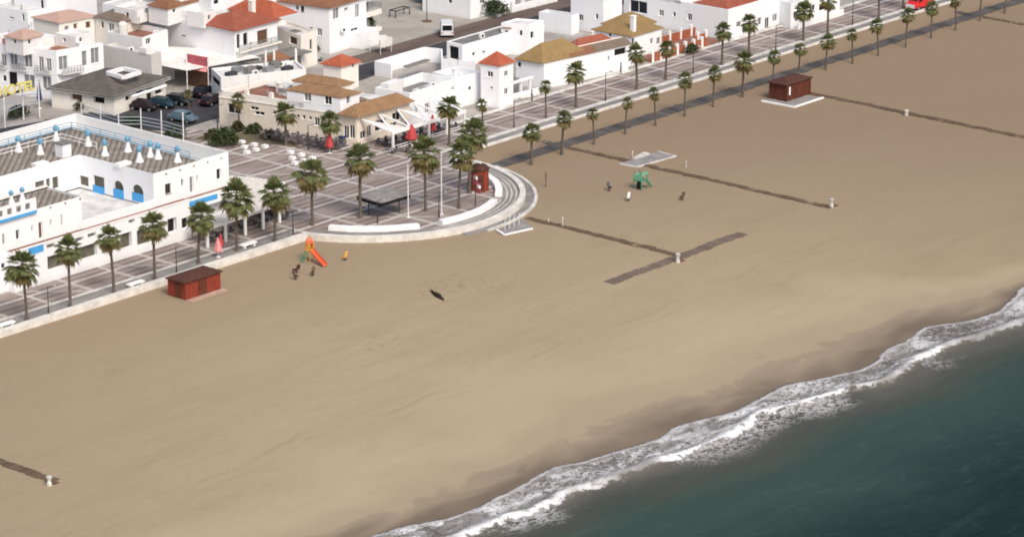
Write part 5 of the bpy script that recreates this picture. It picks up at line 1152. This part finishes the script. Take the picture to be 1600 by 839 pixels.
def pedestal(u, v, label, h=1.15):
    h *= .86
    q = at(u, v, 0); t = thing('foot_shower', (*q, 0), label, 'foot shower'); m = MB(); m.lathe((*q, 0), [(.27, -.1), (.27, .3), (.19, .38), (.19, h-.25), (.3, h-.18), (.3, h), (.08, h+.05)], 12); m.build('pedestal', 'kerb', t)
    m = MB(); m.box(q[0]+.38, q[1]-.3, -.1, q[0]+1.1, q[1]+.3, .12); m.build('tray', 'brown', t); m = MB(); m.tube((q[0]+.25, q[1], h-.35), (q[0]+.6, q[1], h-.4), .03, k=6); m.build('spout', 'steel', t)
pedestal(77, 758, 'white pedestal foot shower at the end of the lower-left boardwalk'); pedestal(1059, 410, 'white pedestal foot shower where the boardwalk meets the cross platform', 1.3); pedestal(1299, 324, 'white pedestal foot shower at the end of the long boardwalk', 1.3); pedestal(1416, 181, 'small pale foot shower beside the far hut\'s boardwalk', .9)
def whitepost(u, v, h, label, r=.06, mat='kerb'):
    q = at(u, v, 0); t = thing('marker_post', (*q, 0), label, 'post'); m = MB(); m.lathe((*q, 0), [(r*1.6, -.1), (r*1.6, .15), (r, .2), (r, h-.1), (r*.5, h)], 10); m.build('post', mat, t); m = MB(); m.box(q[0]-r*1.8, q[1]-.03, h*.62, q[0]+r*1.8, q[1]+.03, h*.92); m.build('plate', mat, t)
whitepost(879, 353, 1.3, 'white post beside the middle boardwalk'); whitepost(1072, 262, 1.0, 'pale post near the long boardwalk'); whitepost(988, 245, .8, 'small white post behind the shower platform'); whitepost(853, 292, 2.0, 'tall thin reddish post in the sand right of the plaza', .06, 'brown'); whitepost(857, 348, .6, 'low white marker at the start of the middle boardwalk')
# orange slide
q = at(484, 407, 0); t = thing('slide', (*q, 0), 'orange playground slide with a yellow tower and green ladder on the sand', 'slide'); X, Y = q
m = MB()
for dx, dy in [(-.35, -.35), (.35, -.35), (-.35, .35), (.35, .35)]: m.tube((X+dx, Y+dy, -.1), (X+dx, Y+dy, 2.3), .06, k=8)
m.build('tower', 'yellow', t)
m = MB(); m.box(X-.45, Y-.45, 1.28, X+.45, Y+.45, 1.36); m.build('platform', 'yellow', t); m = MB(); m.box(X-.42, Y-.34, 1.37, X-.37, Y+.34, 2.15); m.box(X+.37, Y-.34, 1.37, X+.42, Y+.34, 2.15); m.build('side_panel', 'yellow', t)
m = MB(); m.lathe((X, Y, 0), [(.62, 2.25), (.5, 2.6), (.12, 3.0)], 4); m.build('roof', 'orange', t)
s0, s1 = Vector((X-.05, Y-.4, 1.4)), Vector((X-.7, Y-3.2, .12)); m = MB(); sdv = Vector((1, -.2, 0)).normalized(); N_ = 10; pr = None
for i in range(N_+1):
    f = i/N_; c = s0.lerp(s1, f); c.z = 1.4-1.28*(f**.82) if f < .85 else c.z; c.z = max(c.z, .14); sec = [c-sdv*.36+Vector((0, 0, .28)), c-sdv*.32, c+sdv*.32, c+sdv*.36+Vector((0, 0, .28))]
    if pr:
        for a in range(3): m.face([pr[a], pr[a+1], sec[a+1], sec[a]])
    pr = sec
m.build('chute', 'orange', t)
m = MB(); m.tube((X-.4, Y+.3, 1.3), (X-1.15, Y+.55, -.1), .05, k=6); m.tube((X-.4, Y-.2, 1.3), (X-1.15, Y+.05, -.1), .05, k=6)
for k in range(5): f = k/5+.1; m.tube((X-.4-.75*f, Y+.3+.25*f, 1.3-1.4*f), (X-.4-.75*f, Y-.2+.25*f, 1.3-1.4*f), .04, k=6)
m.build('ladder', 'green', t)
def springer(u, v, mat, label, group=None, rz=0):
    q = at(u, v, 0); t = thing('spring_rider', (*q, 0), label, 'spring rider', group)
    m = MB()
    for k in range(24): a, b = k*.8, (k+1)*.8; m.tube((q[0]+.12*math.cos(a), q[1]+.12*math.sin(a), k*.016), (q[0]+.12*math.cos(b), q[1]+.12*math.sin(b), (k+1)*.016), .03, k=5, cap=False)
    m.build('spring', 'metal', t)
    m = MB(); c, s = math.cos(rz), math.sin(rz); L_ = lambda x, z, y: (q[0]+c*x-s*y, q[1]+s*x+c*y, z)
    out = [(-.5, .45), (-.55, .75), (-.3, .62), (.1, .62), (.3, .95), (.55, 1.0), (.6, .8), (.42, .45), (0, .36)]
    A_ = [L_(x, z, -.14) for x, z in out]; B_ = [L_(x, z, .14) for x, z in out]; m.face(A_); m.face(B_[::-1])
    for i in range(len(out)): j = (i+1) % len(out); m.face([A_[j], A_[i], B_[i], B_[j]])
    m.build('seat', mat, t); m = MB(); m.tube(L_(.25, .8, -.3), L_(.25, .8, .3), .03, k=6); m.build('handle', 'metal', t)
springer(463, 427, 'redroof', 'dark spring rider left of the orange slide\'s foot'); springer(489, 431, 'wooddoor', 'dark spring rider in front of the orange slide\'s foot', rz=.6); springer(462, 437, 'brown', 'half-buried brown spring rider seaward of the dark pair', rz=1.2); springer(540, 407, 'yellow', 'yellowish spring rider right of the orange slide', rz=.4)
springer(982, 314, 'trim', 'white spring rider seaward of the green climbing frame', rz=.5); springer(952, 298, 'metal', 'small dark spring rider left of the green climbing frame', rz=1.0); springer(1066, 313, 'brown', 'faded brownish spring rider right of the green climbing frame', rz=.2)
q = at(1003, 294, 0); X, Y = q; t = thing('climbing_frame', (X, Y, 0), 'green playground climbing frame with a slide on the sand', 'climbing frame')
m = MB()
for dx, dy in [(-.9, -.6), (-.9, .6), (.3, -.6), (.3, .6)]: m.tube((X+dx, Y+dy, -.1), (X+dx, Y+dy, 2.4), .06, k=8)
m.build('tower', 'green', t); m = MB(); m.box(X-1, Y-.7, 1.15, X+.4, Y+.7, 1.22); m.build('platform', 'green', t)
m = MB(); m.box(X-.94, Y-.6, .1, X-.88, Y+.1, 1.14); m.build('panel', 'dark', t)
gr = plain('pale_green_plastic', (.16, .42, .28), .5, .4, .1); m = MB(); m.box(X-.97, Y-.66, 1.23, X-.91, Y+.66, 1.95); m.box(X-.85, Y+.6, 1.23, X+.3, Y+.66, 1.95); m.box(X-.9, Y-.67, 1.9, X+.4, Y-.61, 2.3); m.build('side_panel', gr, t)
m = MB(); pr = None
for i in range(9):
    f = i/8; c = Vector((X+.4+.8*f, Y-.1-.5*f, 1.2-1.1*f**.9)); sec = [c+Vector((.12, .36, .22)), c+Vector((.1, .3, 0)), c-Vector((.1, .3, 0)), c+Vector((-.12, -.36, .22))]
    if pr:
        for a in range(3): m.face([pr[a], pr[a+1], sec[a+1], sec[a]])
    pr = sec
m.build('chute', gr, t)
# dark half-buried hull
q = at(684, 466, 0); t = thing('wreck', (*q, 0), 'dark wedge-shaped hull half buried in the open sand', 'wreck'); a, b = Vector((*at(672, 455, 0), 0)), Vector((*at(694, 471, 0), 0)); d = b-a; nn = Vector((d.y, -d.x, 0)).normalized()
m = MB(); pr = None
for i in range(9):
    f = i/8; c = a.lerp(b, f); wd = .06+.36*math.sin(math.pi*min(1, f*1.15)**1.5)*.9; hh = .12+.5*math.sin(math.pi*f)**.8*(.4+.6*f); sec = [c-nn*wd+Vector((0, 0, -.1)), c-nn*wd*.6+Vector((0, 0, hh*.8)), c+Vector((0, 0, hh)), c+nn*wd*.6+Vector((0, 0, hh*.8)), c+nn*wd+Vector((0, 0, -.1))]
    if pr:
        for k in range(4): m.face([pr[k], pr[k+1], sec[k+1], sec[k]])
    else: m.face(sec)
    pr = sec
m.face(pr[::-1]); m.build('hull', plain('tarred_hull', (.035, .028, .022), .8, .2, .4, 3), t, smooth=True); m = MB(); m.tube(a+Vector((0, 0, .3)), b+Vector((0, 0, .35)), .05, .04, 6); m.build('keel', 'brown', t)

# ------------------------------------------------------------------ stone cubes, cafe tables and chairs
cubeA = [(378,221),(382,229),(386,237),(397,225),(400,233),(414,228)]; cubeB = [(454,237),(457,246),(461,254),(471,241),(475,250),(488,246)]
for grp, lst, lb in [('a', cubeA, 'white stone cube seat on the plaza nearest the big dark shrub'), ('b', cubeB, 'white stone cube seat on the plaza near the cafe lamp post')]:
    for k, (u, v) in enumerate(lst):
        q = at(u, v+3); m = MB(); s = .36; m.prism([(q[0]-s, q[1]-s), (q[0]+s, q[1]-s), (q[0]+s, q[1]+s), (q[0]-s, q[1]+s)], .5, .86); m.prism([(q[0]-s*.94, q[1]-s*.94), (q[0]+s*.94, q[1]-s*.94), (q[0]+s*.94, q[1]+s*.94), (q[0]-s*.94, q[1]+s*.94)], .86, .89)
        o = m.build('stone_cube', 'trim'); tag(o, lb, 'stone seat', 'stone cubes '+('by the shrub' if grp == 'a' else 'by the lamp post'))
def chair_proto(mat, label, group):
    t = thing('cafe_chair', (0, 0, 0), label, 'chair', group); m = MB(); m.box(-.22, -.22, .42, .22, .22, .46); m.build('seat', mat, t)
    m = MB(); m.box(-.22, .19, .5, .22, .23, .88); m.build('backrest', mat, t); m = MB()
    for dx, dy in [(-.2, -.2), (.2, -.2), (-.2, .2), (.2, .2)]:
        m = MB(); m.tube((dx, dy, 0), (dx, dy, .44), .018, k=5); m.build('leg', 'metal', t)
    return t
def table_proto(mat, label, group):
    t = thing('cafe_table', (0, 0, 0), label, 'table', group); m = MB(); m.lathe((0, 0, 0), [(.38, .70), (.38, .74)], 14); m.build('tabletop', mat, t); m = MB(); m.tube((0, 0, 0), (0, 0, .7), .04, k=6); m.build('leg', 'metal', t)
    m = MB(); m.lathe((0, 0, 0), [(.24, 0), (.2, .04)], 10); m.build('base', 'metal', t); return t
def terrace(spots, cm, tm, lc, lt, gc, gt, seed, z=.515):
    rnd = random.Random(seed); cp = tp = None
    for (x, y) in spots:
        if tp is None: tp = table_proto(tm, lt, gt); tp.location = (x, y, z)
        else: copy_tree(tp, (x, y, z))
        n_ = rnd.choice([3, 4, 4])
        for k in range(n_):
            a = k*2*math.pi/n_+rnd.uniform(-.3, .3); p = (x+.62*math.cos(a), y+.62*math.sin(a), z)
            if cp is None: cp = chair_proto(cm, lc, gc); cp.location = p; cp.rotation_euler = (0, 0, a-math.pi/2)
            else: copy_tree(cp, p, rz=a-math.pi/2)
M['slate'] = plain('slate_weave', (.07, .068, .085), .7, .3, .3, 4); M['mauve'] = plain('mauve_grey_weave', (.17, .145, .155), .7, .3, .3, 4)
terrace([(-38.9+2.05*k, 9.5+(k % 2)*.9) for k in range(7)]+[(-25.6, 12.6), (-24.4, 15.2), (-26.6, 17)], 'slate', 'steel', 'dark woven cafe chair under the slatted pergola', 'round steel cafe table under the slatted pergola', 'chairs under the pergola', 'tables under the pergola', 1)
sp = []
for k in range(9):
    f = .38+.068*k; b = lerp(L0, F0, f); sp += [(b[0]-1.7, b[1]-.6), (b[0]-3.5, b[1]-1.3)] if k not in (0,) else [(b[0]-1.8, b[1]-.7)]
terrace(sp, 'mauve', 'slate', 'mauve-grey cafe chair along the cream restaurant\'s long wall', 'dark cafe table along the cream restaurant\'s long wall', 'chairs along the cream wall', 'tables along the cream wall', 2)
vy = fy
terrace([(xs_v+.9+1.75*j, vy+1.3+1.6*i) for xs_v in [F0[0]+.8] for j in range(8) for i in range(2)]+[(F0[0]-.3, vy-.8), (F0[0]+1.5, vy-1.7)], 'slate', 'steel', 'dark cafe chair under the white veranda', 'steel cafe table under the white veranda', 'chairs under the veranda', 'tables under the veranda', 3)
q = at(539, 222); t = thing('market_stand', (*q, .5), 'small navy-topped stand at the restaurant\'s front corner', 'stand'); m = MB(); m.box(q[0]-.9, q[1]-.5, 1.25, q[0]+.9, q[1]+.5, 1.4); m.build('top', 'navy', t); m = MB(); m.box(q[0]-.8, q[1]-.4, .5, q[0]+.8, q[1]+.4, 1.25); m.build('counter', 'steel', t)

# ------------------------------------------------------------------ vehicles
AZ_T = R(44)
def car(u, v, rz, paint, label, van=False, z=.51, px=True, group=None):
    q = at(u, v, z) if px else (u, v); t = thing('van' if van else 'parked_car', (*q, z), label, 'van' if van else 'car', group); t.rotation_euler = (0, 0, rz)
    Lc, Wc, Hc = (4.9, 1.95, 2.1) if van else (4.1, 1.72, 1.45); base = Vector(t.location)
    def bld(m, nm, mat, par, smooth=False):
        me = bpy.data.meshes.new(nm); me.from_pydata([tuple(a) for a in m.v], [], m.f); me.materials.append(M[mat] if isinstance(mat, str) else mat); o = bpy.data.objects.new(nm, me); COL.objects.link(o); o.parent = par; return o
    h2 = Hc*.56 if not van else Hc*.52
    prof = [(-.5, .30), (-.5, .62), (-.47, h2/Hc*.98), (-.40, h2/Hc), (-.30, .98), (-.24, 1), (.12, 1), (.20, .97), (.32, h2/Hc*1.0), (.46, h2/Hc*.84), (.5, .52), (.5, .30)] if not van else [(-.5, .2), (-.5, .95), (-.47, 1), (.22, 1), (.27, .97), (.38, .56), (.48, .46), (.5, .36), (.5, .2)]
    m = MB(); P = [(x*Lc, z_*Hc*(1 if not van else 1)) for x, z_ in prof]; P = [(x, max(z_, .28)) for x, z_ in P]
    sec = lambda s: [(x, s*(Wc/2)*(1 if z_ < h2*1.02 else .86), z_) for x, z_ in P]
    A_, B_ = sec(-1), sec(1); m.face(A_); m.face(B_[::-1])
    for i in range(len(P)): j = (i+1) % len(P); m.face([A_[j], A_[i], B_[i], B_[j]])
    body = bld(m, 'body', paint, t)
    k = .006
    zb, zt_ = h2+.06, Hc*.93; x0, x1 = (-.36*Lc, .24*Lc) if not van else (.02*Lc, .29*Lc)
    for s in (-1, 1):
        m = MB(); y0, y1 = s*(Wc/2*.925+k), s*(Wc/2*.862+k); m.face([(x0, y0, zb), (x1, y0, zb), (x1-.35, y1, zt_), (x0+.3, y1, zt_)]); bld(m, 'side_window', 'glass', t)
    fx = (.305*Lc, .205*Lc) if not van else (.375*Lc, .285*Lc); m = MB(); m.face([(fx[0]+.02, -Wc*.4, h2+.03), (fx[0]+.02, Wc*.4, h2+.03), (fx[1]+.02, Wc*.37, Hc*.95), (fx[1]+.02, -Wc*.37, Hc*.95)]); bld(m, 'windscreen', 'glass', t); m = MB()
    rx = (-.392*Lc, -.305*Lc) if not van else (-.5*Lc-.006, -.5*Lc-.006); m.face([(rx[0]-.02, Wc*.38, h2+.06), (rx[0]-.02, -Wc*.38, h2+.06), (rx[1]-.02, -Wc*.36, Hc*.93), (rx[1]-.02, Wc*.36, Hc*.93)]); bld(m, 'rear_window', 'glass', t)
    for sx in (-.31, .31):
        for s in (-1, 1):
            m = MB(); m.tube((sx*Lc, s*(Wc/2-.2), .31), (sx*Lc, s*(Wc/2+.015), .31), .31, k=14); wv2 = bld(m, 'wheel', 'rubber', t); m = MB(); m.tube((sx*Lc, s*(Wc/2+.016), .31), (sx*Lc, s*(Wc/2+.026), .31), .19, k=12); bld(m, 'rim', 'steel', wv2)
    for s in (-1, 1):
        m = MB(); m.box(.488*Lc if not van else .487*Lc, s*Wc*.36-.16, .62, .503*Lc, s*Wc*.36+.16, .78); bld(m, 'headlight', 'steel', t); m = MB(); m.box(-.504*Lc, s*Wc*.4-.12, .7, -.49*Lc, s*Wc*.4+.12, .9); bld(m, 'tail_light', 'signred', t)
    return t
paint = lambda nm, c: plain(nm, c, .22, .5, .05)
P_blk, P_blu, P_wht, P_slv, P_red, P_mar = paint('black_paint', (.012, .014, .018)), paint('dark_blue_paint', (.016, .04, .055)), paint('white_paint', (.72, .73, .74)), paint('silver_paint', (.42, .45, .46)), paint('bright_red_paint', (.62, .03, .03)), paint('maroon_paint', (.026, .016, .02))  # black, blue and maroon deepened to carry the street's shade
car(224, 172, -1.2, P_mar, 'dark maroon car nearest the pavilion corner, by the hedge'); car(252, 168, -1.25, P_blu, 'dark blue car second along the pavilion\'s side'); car(277, 163, -1.3, P_blk, 'black car between the pavilion and the little palm'); car(318, 150, .25, P_blk, 'black car beside the red sign awning'); car(330, 163, .25, P_mar, 'dark car parked against the cream restaurant\'s street side')
car(286, 190, -1.4, paint('pale_blue_paint', (.10, .16, .20)), 'pale blue car at the end of the white rail fence')  # pale blue darkened, the street's shade is put into the paint
car(460, 104, .15, P_wht, 'white car with dark windscreen behind the restaurant, left of the orange cabin'); car(487, 98, .2, P_slv, 'silver car beside the orange-roofed cabin'); car(472, 92, .2, P_wht, 'white car nearest the dark bushy tree'); car(440, 108, .15, P_slv, 'silver car behind the flat-roofed workshop')
car(698, 54, AZ_T, P_wht, 'white van driving on the brown back road', van=True)
q = at(603, 84); t = thing('awning', (*q, .5), 'white draped canvas awning at the foot of the apartment block', 'awning'); m = MB(); W6, D6 = 2.6, 2.4
for i in range(6):
    for j in range(4):
        f_ = lambda a, b: (q[0]-1.2+W6*a/6, q[1]+D6*b/4, 3.3-.5*abs(a-3)/3-.16*((a*7+b*3) % 3)-.10*b)
        m.face([f_(i, j), f_(i+1, j), f_(i+1, j+1), f_(i, j+1)])
for i in range(6): m.face([(q[0]-1.2+W6*i/6, q[1]-.02, 1.4+.2*(i % 2)), (q[0]-1.2+W6*(i+1)/6, q[1]-.02, 1.4+.2*((i+1) % 2)), f_(i+1, 0), f_(i, 0)])
m.build('canvas', 'fabricw', t)
for dx, dy in ((-1.1, .1), (1.3, .1), (-1.1, 2.2), (1.3, 2.2)):
    m = MB(); m.tube((q[0]+dx, q[1]+dy, .5), (q[0]+dx, q[1]+dy, 2.6), .05, k=6); m.build('pole', 'whitemetal', t)
rv = car(1436, 13, math.pi, P_red, 'bright red van with white front on the far promenade', van=True)
m = MB(); m.box(2.41, -.8, .4, 2.47, .8, 1.0); o = m.build('front_panel', P_wht); o.parent = rv
car(10, 22, 1.0, P_blk, 'dark van in the gap at the picture\'s top left', van=True, z=.5) if False else None
# car park lamp and low frame
q = at(667, 34); t = thing('street_lamp', (*q, .5), 'thin lamp mast with a brown base in the car park', 'street lamp'); m = MB(); m.tube((*q, .5), (*q, 6.5), .07, .05, 8); m.build('pole', 'metal', t); m = MB(); m.lathe((*q, 0), [(.9, .5), (.7, .62), (.2, .7)], 10); m.build('base', 'brown', t); m = MB(); m.box(q[0]-.8, q[1]-.1, 6.4, q[0]+.8, q[1]+.1, 6.55); m.build('lantern', 'steel', t)
a = at(629, 26); t = thing('goal_frame', (*a, .5), 'low grey metal frame standing in the car park', 'frame'); m = MB()
for dx in (-1.6, 1.6): m.tube((a[0]+dx, a[1], .5), (a[0]+dx, a[1], 1.6), .09, k=6); m.tube((a[0]+dx, a[1]+1.2, .5), (a[0]+dx, a[1]+1.2, 1.6), .09, k=6); m.tube((a[0]+dx, a[1], 1.6), (a[0]+dx, a[1]+1.2, 1.6), .09, k=6)
for dy in (0, 1.2): m.tube((a[0]-1.6, a[1]+dy, 1.6), (a[0]+1.6, a[1]+dy, 1.6), .09, k=6)
m.build('frame', 'metal', t)
def person(u, v, rz, label, top, legs, hair):
    q = at(u, v); t = thing('person', (*q, .5), label, 'person'); t.rotation_euler = (0, 0, rz)
    J = {'pel': (0, 0, .95, .15, .11), 'wst': (0, 0, 1.12, .135, .10), 'chs': (0, 0, 1.34, .165, .11), 'nck': (0, -.01, 1.50, .055, .055), 'hd1': (0, -.02, 1.60, .085, .095), 'hd2': (0, -.02, 1.72, .07, .08)}
    E_ = [('pel', 'wst'), ('wst', 'chs'), ('chs', 'nck'), ('nck', 'hd1'), ('hd1', 'hd2')]
    for sgn, k in ((-1, 'l'), (1, 'r')):
        st = .12*sgn; J.update({'hip'+k: (.09*sgn, 0, .88, .10, .10), 'kne'+k: (.10*sgn, -.03+st*.4, .50, .065, .065), 'ank'+k: (.10*sgn, .02+st, .09, .045, .045), 'toe'+k: (.11*sgn, -.12+st, .035, .04, .03),
            'sho'+k: (.19*sgn, 0, 1.42, .06, .06), 'elb'+k: (.25*sgn, .03-st*.4, 1.14, .045, .045), 'wri'+k: (.25*sgn, -.06-st*.8, .90, .032, .032), 'hnd'+k: (.245*sgn, -.09-st*.9, .80, .035, .022)})
        E_ += [('pel', 'hip'+k), ('hip'+k, 'kne'+k), ('kne'+k, 'ank'+k), ('ank'+k, 'toe'+k), ('chs', 'sho'+k), ('sho'+k, 'elb'+k), ('elb'+k, 'wri'+k), ('wri'+k, 'hnd'+k)]
    ks = list(J); me = bpy.data.meshes.new('person'); me.from_pydata([J[k][:3] for k in ks], [(ks.index(a), ks.index(b)) for a, b in E_], [])
    o = bpy.data.objects.new('body', me); COL.objects.link(o); sk_ = o.modifiers.new('skin', 'SKIN'); sv = me.skin_vertices[0].data if me.skin_vertices else None
    if sv is None:
        me.skin_vertices.new() if hasattr(me.skin_vertices, 'new') else None; sv = me.skin_vertices[0].data if me.skin_vertices else None
    if sv is not None:
        for i, k in enumerate(ks): sv[i].radius = J[k][3:5]; sv[i].use_root = (k == 'pel')
    sb = o.modifiers.new('sub', 'SUBSURF'); sb.levels = sb.render_levels = 2
    bpy.context.view_layer.update(); m2 = bpy.data.meshes.new_from_object(o.evaluated_get(bpy.context.evaluated_depsgraph_get())); bpy.data.objects.remove(o)
    m2.name = 'body'; m2.materials.clear()
    for mm in ('skin', top, legs): m2.materials.append(M[mm])
    for pl in m2.polygons:
        z = pl.center.z; pl.use_smooth = True; pl.material_index = 0 if z > 1.49 or (abs(pl.center.x) > .19 and z < .93) else (1 if z > .98 or abs(pl.center.x) > .19 else 2)
    o = bpy.data.objects.new('body', m2); COL.objects.link(o); o.parent = t
    m = MB(); m.lathe((0, .012, 0), [(.098, 1.60), (.108, 1.68), (.095, 1.76), (.05, 1.81)], 12); me = bpy.data.meshes.new('hair'); me.from_pydata([tuple(a) for a in m.v], [], m.f); me.materials.append(M[hair]); o = bpy.data.objects.new('hair', me); COL.objects.link(o); o.parent = t
    for nm, zz, sx in (('eye', 1.655, .032), ('eye', 1.655, -.032), ('nose', 1.625, 0)):
        m = MB(); m.lathe((sx, -.108, 0), [(.006, zz-.012), (.012, zz), (.006, zz+.012)], 6); me = bpy.data.meshes.new(nm); me.from_pydata([tuple(a) for a in m.v], [], m.f); me.materials.append(M['dark' if nm == 'eye' else 'skin']); o = bpy.data.objects.new(nm, me); COL.objects.link(o); o.parent = t
person(831, 160, .6, 'person in dark clothes standing before the white pillared porch', 'metal', 'dark', 'dark')
person(970, 117, -2.2, 'person in dark clothes walking past the ochre-roofed house\'s wall', 'navy', 'dark', 'dark')
#@@TAIL
